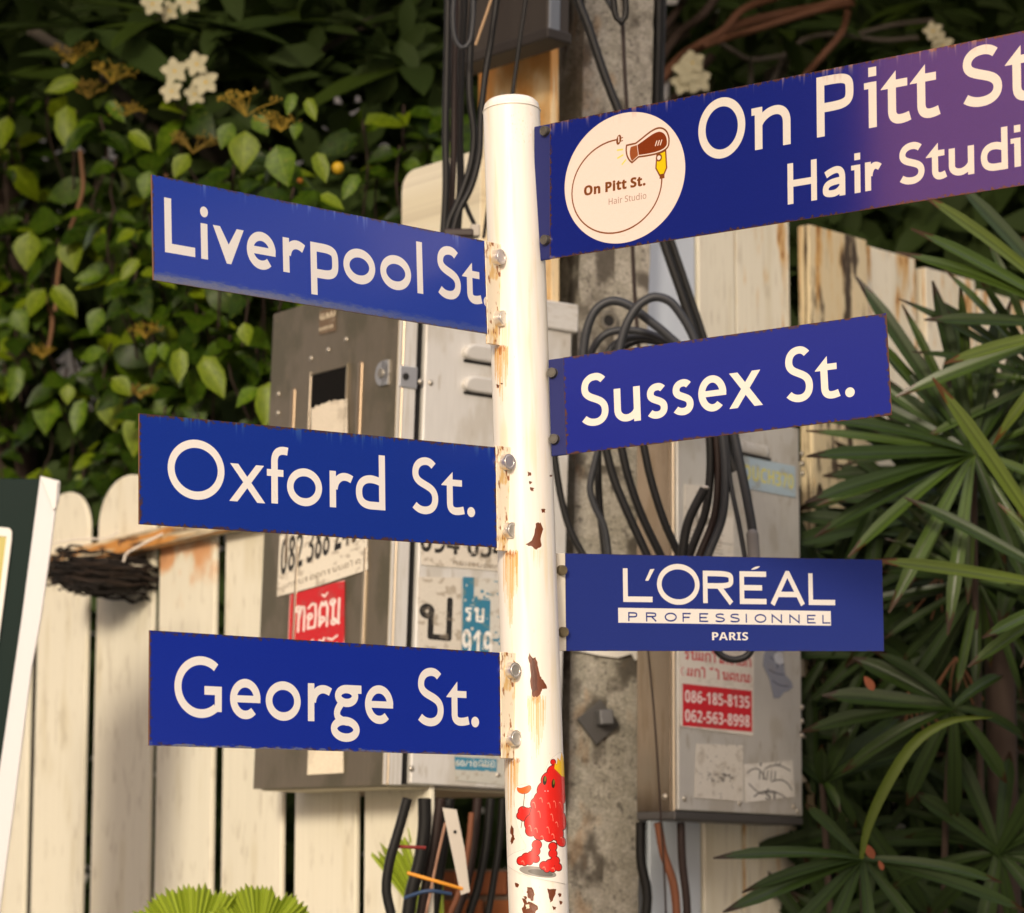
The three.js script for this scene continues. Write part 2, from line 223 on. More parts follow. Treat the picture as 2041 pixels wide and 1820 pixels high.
  blob(jag([[1092, 1772], [1108, 1774], [1106, 1786], [1098, 1800], [1094, 1790]], 1.5), R1);
  // worn paint near the top and round the tabs
  for (let i = 0; i < 90; i++) { const x = 1030 + rr(-20, 42), y = 222 + rr(0, 60), [a, b] = P(x, y); g.fillStyle = `rgba(196,150,70,${rr(0.1, 0.4)})`; g.fillRect(a, b, rr(1, 3), rr(1, 5)); }
  for (let i = 0; i < 40; i++) { const [a, b] = P(rr(1000, 1110), rr(300, 1800)); g.fillStyle = `rgba(170,120,60,${rr(0.1, 0.45)})`; g.fillRect(a, b, rr(1, 2), rr(2, 6)); }
  const tx = ctex(c); tx.wrapT = THREE.MirroredRepeatWrapping; tx.wrapS = THREE.RepeatWrapping;
  perPixel(bc, (x, y, p) => { const n = p[0] < 128 ? 40 * vn(x * 0.4, y * 0.4) : 200 + 40 * fbm(x * 0.03, y * 0.02, 3); p[0] = p[1] = p[2] = n; });
  const bt = ctex(bc, false); bt.wrapT = THREE.MirroredRepeatWrapping; bt.wrapS = THREE.RepeatWrapping; const poleMat = std(1, 1, 1, 0.38, 0, { map: tx, bumpMap: bt, bumpScale: 0.0012 });
  const t = thing('sign_pole', 'round white painted steel post with rust patches carrying the blue street blades', 'sign pole');
  t.position.copy(poleBase); t.quaternion.copy(poleQ);
  const prof = [[PR * 0.001, poleH], [PR * 0.55, poleH - 0.0006], [PR * 0.84, poleH - 0.003], [PR * 0.96, poleH - 0.008], [PR, poleH - 0.016], [PR, poleH * 0.8], [PR, poleH * 0.5], [PR, 0]].map(([r, h]) => new THREE.Vector2(r, h)).reverse();
  const lg = new THREE.LatheGeometry(prof, 64, -Math.PI, Math.PI * 2);
  const p = lg.attributes.position, uv = lg.attributes.uv;
  const ringN = prof.length;
  for (let i = 0; i < p.count; i++) { const seg = Math.floor(i / ringN); uv.setXY(i, seg / 64, (p.getY(i) - V0) / VH); }
  part('tube', lg, poleMat, t);
  // weld ring under the cap
  part('cap_seam', new THREE.TorusGeometry(PR * 1.0, 0.0012, 6, 48).rotateX(Math.PI / 2).translate(0, poleH - 0.017, 0), std(0.8, 0.74, 0.64, 0.5), t);

  // a plain red cartoon sticker wrapped round the tube
  const [sc, sg] = canvas(1024, 1024);
  // sticker box in view units: x 1008..1150, y 1495..1770
  const SX = (x) => (Math.asin(clamp((x - 1071) / 61, -0.995, 0.995)) + 1.45) / 2.95 * 1024, SY = (y) => (y - 1495) / 275 * 1024;
  const path = (pts, close = true) => { sg.beginPath(); pts.forEach(([x, y], i) => (i ? sg.lineTo(SX(x), SY(y)) : sg.moveTo(SX(x), SY(y)))); if (close) sg.closePath(); };
  const smooth = (pts) => { sg.beginPath(); const n = pts.length; for (let i = 0; i < n; i++) { const a = pts[i], b = pts[(i + 1) % n], mx = (a[0] + b[0]) / 2, my = (a[1] + b[1]) / 2; if (!i) { const z = pts[n - 1]; sg.moveTo(SX((z[0] + a[0]) / 2), SY((z[1] + a[1]) / 2)); } sg.quadraticCurveTo(SX(a[0]), SY(a[1]), SX(mx), SY(my)); } sg.closePath(); };
  sg.clearRect(0, 0, 1024, 1024);
  const out = [[1080, 1560], [1084, 1545], [1093, 1520], [1100, 1512], [1110, 1505], [1118, 1498], [1140, 1500], [1140, 1640], [1140, 1765], [1112, 1760], [1070, 1752], [1030, 1736], [1012, 1722], [1010, 1705], [1022, 1698], [1036, 1694], [1052, 1690], [1040, 1670], [1030, 1640], [1026, 1600], [1026, 1570], [1036, 1562], [1056, 1562], [1062, 1580], [1056, 1600], [1066, 1600], [1070, 1580]];
  smooth(out); sg.fillStyle = '#efe8dc'; sg.fill();
  sg.strokeStyle = '#b9b2a6'; sg.lineWidth = 2; sg.stroke();
  for (const [x, y, w2, h2] of [[1072, 1738, 40, 10], [1078, 1740, 26, 6]]) { sg.beginPath(); sg.ellipse(SX(x), SY(y), w2 / 142 * 800, h2 / 275 * 1024, 0.12, 0, 7); sg.fillStyle = 'rgba(70,66,62,0.55)'; sg.fill(); }
  const OUT = '#5a0f0c', RED = '#d8241c', HI = '#ef7a66';
  sg.lineJoin = 'round';
  const lobes = (list) => { for (const pass of [0, 1]) for (const [x, y, r] of list) { const q = pass ? r : r + 1.5; sg.beginPath(); sg.ellipse((SX(x + q) + SX(x - q)) / 2, SY(y), (SX(x + q) - SX(x - q)) / 2, q / 275 * 1024, 0, 0, 7); sg.fillStyle = pass ? RED : OUT; sg.fill(); } };
  lobes([[1070, 1684, 9], [1068, 1697, 8], [1060, 1706, 9], [1049, 1709, 9], [1039, 1714, 8], [1068, 1712, 7], [1046, 1718, 6], [1056, 1717, 6], [1102, 1688, 8], [1102, 1702, 8], [1106, 1717, 9], [1096, 1723, 9], [1084, 1726, 8], [1112, 1729, 7], [1101, 1733, 6], [1090, 1733, 6]]);
  lobes([[1060, 1617, 8], [1050, 1618, 8], [1042, 1615, 8], [1038, 1624, 7], [1044, 1628, 7], [1050, 1626, 6]]);
  lobes([[1104, 1519, 5], [1106, 1540, 15], [1096, 1556, 17], [1117, 1556, 15], [1090, 1576, 19], [1112, 1582, 20], [1082, 1595, 18], [1104, 1608, 22], [1070, 1602, 12], [1076, 1622, 19], [1064, 1640, 18], [1090, 1642, 24], [1113, 1636, 18], [1059, 1655, 11], [1076, 1662, 12], [1094, 1667, 11], [1110, 1662, 14], [1119, 1678, 9]]);
  sg.strokeStyle = HI; sg.lineWidth = 9; sg.lineCap = 'round';
  for (const [x, y, l] of [[1062, 1600, 14], [1076, 1592, 10], [1092, 1602, 12], [1104, 1598, 16], [1072, 1618, 16], [1098, 1624, 18], [1054, 1646, 14], [1066, 1652, 10], [1090, 1650, 16], [1108, 1640, 12], [1078, 1668, 8], [1100, 1664, 10], [1116, 1600, 14], [1118, 1670, 14], [1040, 1716, 8], [1082, 1730, 6], [1100, 1732, 6]]) { sg.beginPath(); sg.moveTo(SX(x), SY(y)); sg.quadraticCurveTo(SX(x + 4), SY(y - 4), SX(x + 5), SY(y + l * 0.7)); sg.stroke(); }
  for (const [x, y] of [[1086, 1556], [1104, 1562]]) { sg.beginPath(); sg.ellipse(SX(x), SY(y), 24, 34, 0.15, 0, 7); sg.fillStyle = '#2a2410'; sg.fill(); sg.beginPath(); sg.ellipse(SX(x + 1), SY(y - 3), 11, 20, 0.15, 0, 7); sg.fillStyle = '#7a7420'; sg.fill(); }
  sg.fillStyle = '#fff'; for (const x of [1086, 1092]) sg.fillRect(SX(x), SY(1576), 6, 9);
  path([[1106, 1532], [1108, 1520], [1112, 1524], [1114, 1510], [1120, 1516], [1124, 1498], [1130, 1514], [1134, 1520], [1134, 1546], [1122, 1546]]); sg.fillStyle = '#f2c21c'; sg.fill(); sg.strokeStyle = '#d8661a'; sg.lineWidth = 4; sg.stroke();
  smooth([[1031, 1566], [1036, 1570], [1046, 1568], [1056, 1564], [1060, 1570], [1054, 1580], [1042, 1582], [1032, 1576]]); sg.fillStyle = '#e0641c'; sg.fill(); sg.strokeStyle = '#7a2c0c'; sg.lineWidth = 3; sg.stroke();
  sg.strokeStyle = '#6a5f50'; sg.lineWidth = 9; sg.beginPath(); sg.moveTo(SX(1046), SY(1580)); sg.lineTo(SX(1043), SY(1610)); sg.moveTo(SX(1041), SY(1634)); sg.lineTo(SX(1039), SY(1648)); sg.stroke();
  const stx = ctex(sc), sm = new THREE.MeshStandardMaterial({ map: stx, roughness: 0.3, alphaTest: 0.5 });
  const NX = 20, NY = 16, pos = [], uvs = [], idx = [];
  for (let j = 0; j <= NY; j++) for (let i = 0; i <= NX; i++) {
    const y = 1495 + 275 * j / NY, u = i / NX, [aM, h] = onPole(1071, y), a = aM - 1.45 + 2.95 * u;
    const r = PR + 0.0006; pos.push(Math.sin(a) * r, h, Math.cos(a) * r); uvs.push(u, 1 - j / NY);
  }
  for (let j = 0; j < NY; j++) for (let i = 0; i < NX; i++) { const a = j * (NX + 1) + i, b = a + NX + 1; idx.push(a, b, a + 1, a + 1, b, b + 1); }
  const gg = new THREE.BufferGeometry(); gg.setAttribute('position', new THREE.Float32BufferAttribute(pos, 3)); gg.setAttribute('uv', new THREE.Float32BufferAttribute(uvs, 2)); gg.setIndex(idx); gg.computeVertexNormals();
  part('sticker', gg, sm, t, 'red dripping cartoon figure sticker wrapped round the lower post');
}

// ------------------------------------------------------------------ street blades
const ENAMEL = { roughness: 0.22, ior: 1.42 };
const [tabC, tabG] = canvas(128, 512); tabG.fillStyle = '#e9dcc2'; tabG.fillRect(0, 0, 128, 512); perPixel(tabC, (x, y, p) => { const n = fbm(x * 0.03 + 4, y * 0.012 + 6, 5); mixTo(p, 206, 150, 60, sstep(0.5, 0.72, n - 0.06 + Math.abs(y / 512 - 0.5) * 0.18) * 0.6); mixTo(p, 128, 66, 24, sstep(0.7, 0.82, fbm(x * 0.06 + 30, y * 0.02, 4) + Math.abs(y / 512 - 0.5) * 0.12) * 0.85); }); const tabTex = ctex(tabC); const tabMat = std(1, 1, 1, 0.55, 0, { map: tabTex });
const boltSteel = std(0.8, 0.76, 0.7, 0.34, 0.85), boltDark = std(0.13, 0.12, 0.1, 0.5, 0.7);
const boltGeo = mergeGeometries([new THREE.CylinderGeometry(0.0082, 0.0086, 0.0075, 24).rotateX(Math.PI / 2).translate(0, 0, 0.00375), new THREE.TorusGeometry(0.0062, 0.0006, 5, 24).translate(0, 0, 0.0075), new THREE.CylinderGeometry(0.0088, 0.0088, 0.0012, 24).rotateX(Math.PI / 2)]);
function makeSign(label, C, X, N, w, h, tex, mat, o) {
  const t = thing('street_sign', label, 'street sign', 'blue street name blades on the post');
  const x = X.clone().normalize(), n = N.clone().addScaledVector(x, -N.dot(x)).normalize(), y = n.clone().cross(x);
  t.position.copy(C); t.quaternion.setFromRotationMatrix(new THREE.Matrix4().makeBasis(x, y, n));
  const face = new THREE.MeshPhysicalMaterial({ map: tex, ...ENAMEL, ...mat });
  const edge = o.edge ?? rustEdge;
  const g = new THREE.BoxGeometry(w, h, 0.0024);
  part('panel', g, [edge, edge, edge, edge, face, backBlue], t);
  // local place of a measured point on the face plane
  const loc = (px, py) => t.worldToLocal(onPlane(px, py, C, n));
  t.updateMatrixWorld(true);
  o.build(t, loc, w, h);
  return t;
}
function tabAndBolts(t, loc, w, h, { side, len, low = 0, high = 0, mat, bolts, boltMat, z = 0 }) {
  const x0 = side * w / 2, cx = x0 + side * len / 2;
  part('mounting_tab', rbox(len, h + low + high, 0.0045, 0.0012, cx, (high - low) / 2, z), mat, t);
  for (const [bx, by] of bolts) { const p = loc(bx, by); const m = part('bolt', boltGeo, boltMat, t); m.position.set(p.x, p.y, z + 0.0023); m.rotation.z = rr(0, 3); m.scale.setScalar(boltMat === boltSteel ? 1.22 : 0.78); }
}
const GRAD = { scuffTop: true };
{
  const tex = signFace(598.2, 124.3, '#27409f', (g) => { const G = glyphs(g, 11.2);
    G.L(18.6, 67.3, 24.2, 89.2); G.bar(82.6, 46.7, 89.6); G.dot(83, 32.7, 6.5); G.v(97.2, 148.8, 46.2, 90.3); G.e(153.4, 202.9, 44, 90.4); G.r(215.4, 254.9, 45.2, 88.2); G.p(264, 313.8, 44.5, 88.6, 110.3);
    G.o(323.1, 381.8, 42.4, 87.4); G.o(391.3, 449.8, 42, 86.8); G.bar(466.9, 18.4, 86); G.S(501.7, 547.2, 16.7, 87); G.t(550.4, 588.5, 585.4, 32.6, 43.6, 87.6, 559.8); G.dot(600, 81.5, 7.2); }, { seed: 2, scuff: 9, edge: 1.2, rust: 0.6, scuffTop: true, streak: [120, 140, 200] });
  makeSign('blue blade reading Liverpool St., topmost of the three pointing toward the hedge', V(-0.2232, 2.3212, -3.4458), V(0.6386, 0.0452, -0.7682), V(0.7689, 0.0029, 0.6393), 0.59, 0.1226, tex, {}, { build: (t, loc, w, h) => tabAndBolts(t, loc, w, h, { side: 1, len: 0.036, low: 0.013, mat: tabMat, boltMat: boltSteel, bolts: [[986, 514], [991, 636]] }) });
}
{
  const tex = signFace(553.5, 131.2, '#17328d', (g) => { const G = glyphs(g, 9.9);
    G.o(39.9, 122, 25.4, 97.4); G.x(128.9, 182.4, 50, 95.8); G.f(185, 216.8, 24.4, 53.5, 95, 191.6, 210); G.o(215.4, 269.2, 48.9, 95.6); G.r(281, 318.4, 48.9, 94.4); G.d(322.2, 368.9, 24.2, 48.6, 93.6); G.S(413, 455.4, 21.6, 94.6); G.t(461, 498.4, 495.5, 37.4, 47.2, 93, 470); G.dot(510.4, 87.5, 6.6); }, { seed: 3, edge: 1.8, rust: 0.85, scuffTop: true, streak: [70, 110, 160] });
  makeSign('blue blade reading Oxford St. between the Liverpool and George blades', V(-0.2268, 2.0496, -3.4846), V(0.7527, 0.0299, -0.6577), V(0.6582, -0.0101, 0.7528), 0.5468, 0.1296, tex, {}, { build: (t, loc, w, h) => tabAndBolts(t, loc, w, h, { side: 1, len: 0.027, low: 0.004, high: 0.002, mat: tabMat, boltMat: boltSteel, bolts: [[1004, 922], [1011, 1058]] }) });
}
{
  const tex = signFace(559.1, 132.1, '#152c93', (g) => { const G = glyphs(g, 10.2);
    G.G(35.6, 105.2, 26.6, 98.4); G.e(117.6, 163.7, 50.4, 97.9); G.o(171.6, 225.7, 51, 98); G.r(237, 275.3, 51.6, 97.2); G.g(274.1, 322.7, 280, 317.4, 51.4, 95, 120.6); G.e(328.4, 374.8, 49.8, 97.4); G.S(416.3, 459.8, 24.6, 97.8); G.t(464.8, 503.2, 499.5, 40, 51.8, 96, 473.6); G.dot(514.3, 90.2, 6.8); }, { seed: 5, edge: 1.6, rust: 0.75, scuff: 2.2 });
  makeSign('blue blade reading George St., lowest of the three pointing toward the hedge', V(-0.2131, 1.7881, -3.4556), V(0.7158, 0.0126, -0.6982), V(0.6982, 0.004, 0.7159), 0.552, 0.1304, tex, {}, { build: (t, loc, w, h) => tabAndBolts(t, loc, w, h, { side: 1, len: 0.028, low: 0.003, high: 0.001, mat: tabMat, boltMat: boltSteel, bolts: [[1015, 1337], [1017, 1472]] }) });
}
{ // the large shop blade runs on past the frame: 720 mm are in view of 868
  const W0 = 868, tex = signFace(W0, 183.1, '#152274', (g) => { const G = glyphs(g, 11.7);
    G.o(246.5, 320.4, 9.8, 88.4); G.n(334, 389.6, 31.6, 85.6); G.P(428.9, 483.5, 8.1, 83.6); G.i(511, 26.5, 83.4, 14, true); G.t(523, 564.4, 561, 17.6, 29.2, 84.6, 533); G.t(564.6, 605.5, 601.5, 17, 28.6, 84.2, 574.6); G.S(638.4, 692, 7.2, 81.2); G.t(696, 738, 734, 16, 28, 83.6, 706); G.dot(757, 76, 7.6);
    const K = glyphs(g, 8.7);
    K.H(384.2, 428.2, 110, 161.6); K.a(436.8, 470, 124.4, 161); K.i(487.8, 126, 161, 115.8, true); K.r(498.8, 522.6, 125, 160.6); K.S(548, 583.6, 109.6, 161); K.t(585.6, 613.4, 611.6, 115.4, 124.8, 160.8, 594); K.u(617.4, 652.4, 125.6, 160.4); K.d(661.4, 698, 110.2, 125, 160.8); K.i(711, 126, 160.4, 115, true); K.o(722, 762, 124.6, 161.4);
    // round shop emblem
    g.save(); g.translate(125.5, 91.2); g.fillStyle = '#ead8ca'; g.beginPath(); g.ellipse(0, 0, 100, 86, 0, 0, 7); g.fill(); g.restore();
    const BR = '#7a4320'; g.strokeStyle = BR; g.lineWidth = 1.9; g.beginPath(); g.ellipse(112.8, 100.6, 74.8, 61.6, 0, 0, Math.PI * 1.5 + 0.04); g.stroke(); g.beginPath(); g.ellipse(112.8, 100.6, 74.8, 61.6, 0, -0.12, 0.1); g.stroke();
    g.fillStyle = BR; g.beginPath(); g.ellipse(117, 39.6, 4, 6.6, 0.25, 0, 7); g.fill(); g.fillStyle = '#ead8ca'; g.fillRect(116, 35, 2, 8); g.strokeStyle = BR; g.lineWidth = 1.2; g.beginPath(); g.moveTo(120, 38); g.lineTo(124, 37.6); g.moveTo(120, 42); g.lineTo(124, 41.6); g.stroke();
    g.strokeStyle = '#ecd95e'; g.lineWidth = 2; g.beginPath(); for (const [a, b, d, e] of [[114, 53, 124, 53.5], [114.5, 64, 124.5, 60.5], [122, 73.5, 129, 67.5]]) { g.moveTo(a, b); g.lineTo(d, e); } g.stroke();
    g.beginPath(); g.moveTo(145, 48.5); g.bezierCurveTo(160, 42, 172, 33, 184, 34); g.bezierCurveTo(197, 36, 201, 48, 199, 58); g.bezierCurveTo(197, 66, 182, 69, 150, 67); g.lineTo(139, 73); g.bezierCurveTo(131, 68, 128, 58, 130, 49); g.closePath(); g.fillStyle = '#ead8ca'; g.fill(); g.strokeStyle = BR; g.lineWidth = 2.2; g.stroke();
    g.beginPath(); g.moveTo(148, 51); g.bezierCurveTo(162, 46, 174, 38, 184, 39); g.bezierCurveTo(194, 41, 197, 50, 196, 57); g.bezierCurveTo(194, 64, 178, 66, 150, 64.5); g.closePath(); g.fillStyle = '#7c3414'; g.fill(); g.beginPath(); g.moveTo(137, 52); g.lineTo(147, 51); g.lineTo(149, 65); g.lineTo(139, 71); g.bezierCurveTo(135, 66, 134, 58, 137, 52); g.fillStyle = '#96502a'; g.fill();
    g.strokeStyle = '#ead8ca'; g.lineWidth = 1.6; g.beginPath(); for (const d of [0, 4, 8]) { g.moveTo(177 + d, 57); g.lineTo(180 + d, 50); } g.stroke();
    g.beginPath(); g.moveTo(194, 65); g.lineTo(195.5, 88); g.lineTo(191, 96); g.lineTo(184, 96); g.lineTo(178, 86); g.lineTo(180, 68); g.closePath(); g.fillStyle = '#e2c414'; g.fill(); g.strokeStyle = BR; g.lineWidth = 2; g.stroke(); g.beginPath(); g.arc(183, 73, 4, 0, 7); g.fillStyle = '#ead8ca'; g.fill(); g.stroke(); g.fillStyle = BR; g.fillRect(184, 95, 8, 6);
    g.font = '600 17px sans-serif'; g.fillStyle = BR; const fit = (s, x0, x1, y) => { g.save(); g.translate(x0, y); g.scale((x1 - x0) / g.measureText(s).width, 1); g.fillText(s, 0, 0); if (bold) { g.lineWidth = 0.7; g.strokeText(s, 0, 0); } g.restore(); }; let bold = true; g.strokeStyle = BR; g.lineJoin = 'round';
    g.font = 'bold 17.6px sans-serif'; fit('On Pitt St.', 57.6, 161.9, 106.3); bold = false; g.font = '11.6px sans-serif'; g.fillStyle = '#a88a78'; fit('Hair Studio', 98.9, 163, 123.5); },
    { white: '#dcd5c9', seed: 8, edge: 1.5, rust: 0.85, scuffTop: true, streak: [190, 150, 140] });
  const X = V(0.7584, -0.0235, 0.6514), s = 0.7123 / 720, w = W0 * s, C = V(0.3206, 2.4589, -3.4581).addScaledVector(X, (w - 0.7123) / 2);
  makeSign('largest blue blade reading On Pitt St. Hair Studio with a round hairdryer emblem', C, X, V(-0.6518, -0.023, 0.7581), w, 0.1811, tex, { roughness: 0.075, ior: 2.0 }, { edge: std(0.3, 0.14, 0.07, 0.7), build: (t, loc, w2, h) => tabAndBolts(t, loc, w2, h, { side: -1, len: 0.028, mat: std(0.004, 0.009, 0.11, 0.7), boltMat: boltDark, z: -0.0015, bolts: [[1089, 262], [1090, 479]] }) });
}
{
  const tex = signFace(445.1, 129.5, '#13207e', (g) => { const G = glyphs(g, 9.5);
    G.S(24.2, 62.4, 26.3, 96.3); G.u(70.6, 107.7, 51.1, 96.9); G.S(117.2, 145.6, 50.6, 97.2); G.S(153.3, 181.8, 50, 97); G.e(188.8, 227.5, 49.9, 97); G.x(230.6, 276.4, 50.6, 96.6); G.S(308.5, 344.4, 27.3, 98.9); G.t(348, 378.7, 376.9, 44.4, 54.6, 99.8, 355); G.dot(392.7, 94.5, 6.3); }, { white: '#dcd5c9', seed: 11, edge: 1.5, rust: 0.9 });
  makeSign('blue blade reading Sussex St. between the hair studio and cosmetics blades', V(0.2668, 2.1904, -3.5914), V(0.8948, 0.0427, 0.4444), V(-0.4455, 0.0228, 0.895), 0.442, 0.1286, tex, { ior: 1.3 }, { edge: std(0.24, 0.09, 0.05, 0.7), build: (t, loc, w, h) => tabAndBolts(t, loc, w, h, { side: -1, len: 0.022, mat: std(0.004, 0.009, 0.11, 0.7), boltMat: boltDark, z: -0.0015, bolts: [[1103, 744], [1107, 876]] }) });
}
{
  const NAVY = '#27357f', tex = signFace(511.3, 125.9, NAVY, (g) => { const G = glyphs(g, 7.3);
    G.L(88, 133.6, 18, 62); G.poly([130.5, 18.6], [137.2, 18.2], [127.6, 33.8], [122.4, 33.8]); G.o(140.8, 208, 11, 65); G.R(213.4, 263.2, 19.3, 62.4); G.E(272.4, 315.8, 19.2, 63.1); G.A(321.6, 379.8, 19.9, 63.5); G.L(385.4, 429.8, 20.4, 63.5);
    g.beginPath(); g.moveTo(291, 17.2); g.quadraticCurveTo(297, 11.8, 306, 12.2); g.quadraticCurveTo(302, 16.8, 291, 17.2); g.fill();
    G.poly([80, 69.5], [422, 71.4], [422, 91.3], [80, 89]); g.strokeStyle = g.fillStyle = NAVY; const K = glyphs(g, 1.9); const y0 = 74.2, y1 = 86;
    const X = [95.4, 123, 152.2, 180.3, 206.9, 232.6, 256.6, 281.3, 295.9, 323.6, 352.8, 382.3, 407.8], Wd = [14, 17, 19, 13, 14, 15, 15, 0, 19, 17, 17, 14, 13];
    'PROFESSIONNEL'.split('').forEach((ch, i) => { const a = X[i], b = X[i] + Wd[i], d = 0.9 + i * 0.14; const t = y0 + d, u = y1 + d; if (ch === 'O') K.o(a, b, t, u); else if (ch === 'I') K.bar(a + 1, t, u); else K[ch](a, b, t, u); });
    g.fillStyle = WHITE; g.font = 'bold 14.6px sans-serif'; g.save(); g.translate(224.8, 111); g.scale(60.8 / g.measureText('PARIS').width, 1); g.fillText('PARIS', 0, 0); g.restore(); }, { seed: 14, edge: 0.8, rust: 0.3 });
  makeSign('navy blade with thin white cosmetics lettering and a white bar, lowest toward the palm', V(0.2914, 1.9398, -3.8546), V(0.8652, 0.0419, -0.4998), V(0.5014, -0.0535, 0.8636), 0.5146, 0.1267, tex, {}, { edge: std(0.12, 0.13, 0.2, 0.6), build: (t, loc, w, h) => tabAndBolts(t, loc, w, h, { side: -1, len: 0.013, mat: std(0.7, 0.64, 0.52, 0.5), boltMat: std(0.2, 0.16, 0.09, 0.5, 0.6), z: 0.0002, bolts: [[1116, 1137], [1119, 1260]] }) });
}

// ------------------------------------------------------------------ picket fence toward the hedge (it recedes away from the street post)
const FN = V(-Math.sin(57 * D2R), 0, Math.cos(57 * D2R)), FP = at(645, 1000, 5.12); FP.y = 0;
const scallop = (w, h, t, r) => { const s = new THREE.Shape(); s.moveTo(-w / 2 + 0.003, 0); s.lineTo(w / 2 - 0.003, 0); s.lineTo(w / 2 - 0.003, h - r);
  if (r > 0.02) s.bezierCurveTo(w / 2 - 0.003, h - r * 0.42, w * 0.28, h, 0, h), s.bezierCurveTo(-w * 0.28, h, -w / 2 + 0.003, h - r * 0.42, -w / 2 + 0.003, h - r); else { s.lineTo(w / 2 - 0.003, h); s.lineTo(-w / 2 + 0.003, h); }
  s.closePath(); const g = new THREE.ExtrudeGeometry(s, { depth: t - 0.004, bevelEnabled: true, bevelThickness: 0.002, bevelSize: 0.003, bevelSegments: 2, curveSegments: 10, steps: 1 });
  const p = g.attributes.position, uv = g.attributes.uv; for (let i = 0; i < p.count; i++) uv.setXY(i, p.getX(i) / w + 0.5, p.getY(i) / h); return g.translate(0, 0, -t); };
const smoke = (u, v, p) => { // orange stain run from under the rail
  const n = fbm(u * 5, v * 50, 4), k = sstep(0.45, 0.8, n + 0.4 * Math.exp(-Math.abs(v - 0.076) * 60) - 0.12); if (v > 0.05) mixTo(p, 206, 132, 74, k * 0.7 * (1 - sstep(0.085, 0.125, v + (fbm(u * 4 + 3, v * 30, 3) - 0.5) * 0.05))); };
const creamStain = std(1, 1, 1, 0.6, 0, { map: boardTex(0, 7, { stain: smoke }) });
{
  const t = thing('picket_fence', 'cream board fence with rounded tops receding behind the twig nest', 'fence');
  t.position.copy(FP); t.rotation.y = -57 * D2R; t.updateMatrixWorld(true);
  const lx = (x, y = 1700) => t.worldToLocal(onPlane(x, y, FP, FN)).x, ly = (x, y) => onPlane(x, y, FP, FN).y;
  const cuts = [57, 172, 302, 433, 573, 718, 872].map((x) => lx(x)); const p0 = cuts[1] - cuts[0]; cuts.unshift(cuts[0] - p0 * 2, cuts[0] - p0);
  const mats = [creamB, creamA, creamB, creamA, creamStain, creamA, creamB, creamA];
  const tops = [ly(100, 985), ly(120, 985), ly(140, 982), ly(140, 981), ly(240, 950), ly(340, 945), ly(470, 935), ly(620, 925)];
  for (let i = 0; i < cuts.length - 1; i++) {
    const w = cuts[i + 1] - cuts[i] - 0.036 - rnd() * 0.006, b = part('board', scallop(w, tops[i], 0.01, 0.09), mats[i], t);
    b.position.set((cuts[i] + cuts[i + 1]) / 2 - 0.004, 0, rr(-0.004, 0.004)); b.rotation.z = rr(-0.002, 0.002);
  }
  const [rlC, rlG] = canvas(1024, 64); rlG.fillStyle = '#cfc0a0'; rlG.fillRect(0, 0, 1024, 64); perPixel(rlC, (x, y, p) => { const n = fbm(x * 0.012, y * 0.05, 5), m2 = fbm(x * 0.04 + 9, y * 0.09, 4); mixTo(p, 150, 136, 112, sstep(0.4, 0.65, m2) * 0.7); mixTo(p, 198, 128, 50, sstep(0.46, 0.6, n) * 0.85); mixTo(p, 74, 50, 30, sstep(0.6, 0.72, m2 * 0.6 + n * 0.45) * 0.9); }); const railTex = ctex(rlC);
  const railM = std(1, 1, 1, 0.8, 0, { map: railTex });
  const ry = ly(300, 1082), x0 = cuts[0], x1 = cuts[cuts.length - 1] - 0.12;
  const rg = rbox(x1 - x0, 0.036, 0.032, 0.004, (x0 + x1) / 2, ry, 0.018); part('rail', rg, railM, t, 'weathered top rail with orange rust stains');
  for (let i = 2; i < cuts.length - 1; i++) { const s = part('rail_nail', new THREE.SphereGeometry(0.0045, 8, 6).scale(1, 1, 0.4), rustEdge, t); s.position.set((cuts[i] + cuts[i + 1]) / 2 + 0.05, ry + 0.003, 0.034); }
  part('back_rail', rbox(x1 - x0, 0.05, 0.03, 0.004, (x0 + x1) / 2, 1.35, -0.042), creamB, t);
}
// ------------------------------------------------------------------ board fence toward the palm
const QN = V(Math.sin(47 * D2R), 0, Math.cos(47 * D2R)), QP = at(1467, 1000, 5.3); QP.y = 0;
{
  const t = thing('board_fence', 'tall cream metal board fence with orange rust streaks behind the palm', 'fence');
  t.position.copy(QP); t.rotation.y = 47 * D2R; t.updateMatrixWorld(true);
  const lx = (x, y = 700) => t.worldToLocal(onPlane(x, y, QP, QN)).x, ly = (x, y) => onPlane(x, y, QP, QN).y;
  const B = [[1288, 1388, 400, std(0.6, 0.66, 0.72, 0.5), 0], [1391, 1464, 400, creamB, 0.004], [1469, 1577, 408, rustA, 0], [1592, 1708, 468, rustB, 0.03], [1717, 1826, 502, rustC, 0.004], [1838, 1938, 548, rustA, 0.012], [1946, 2046, 592, rustC, 0.01], [2053, 2140, 625, rustB, 0], [2146, 2230, 655, rustA, 0]];
  for (const [a, b, top, m, z] of B) { const x0 = lx(a), x1 = lx(b), h = ly((a + b) / 2, top); const g = rbox(x1 - x0, h, 0.03, 0.004, 0, h / 2, -0.015); const q = part('board', g, m, t, m === rustB && z ? 'board with dark rusted paint' : undefined); q.position.set((x0 + x1) / 2, 0, z); }
  const xa = lx(1288), xb = lx(2230);
  for (const y of [2.35, 1.2]) part('rail', rbox(xb - xa, 0.05, 0.03, 0.004, (xa + xb) / 2, y, -0.05), rustA, t);
}
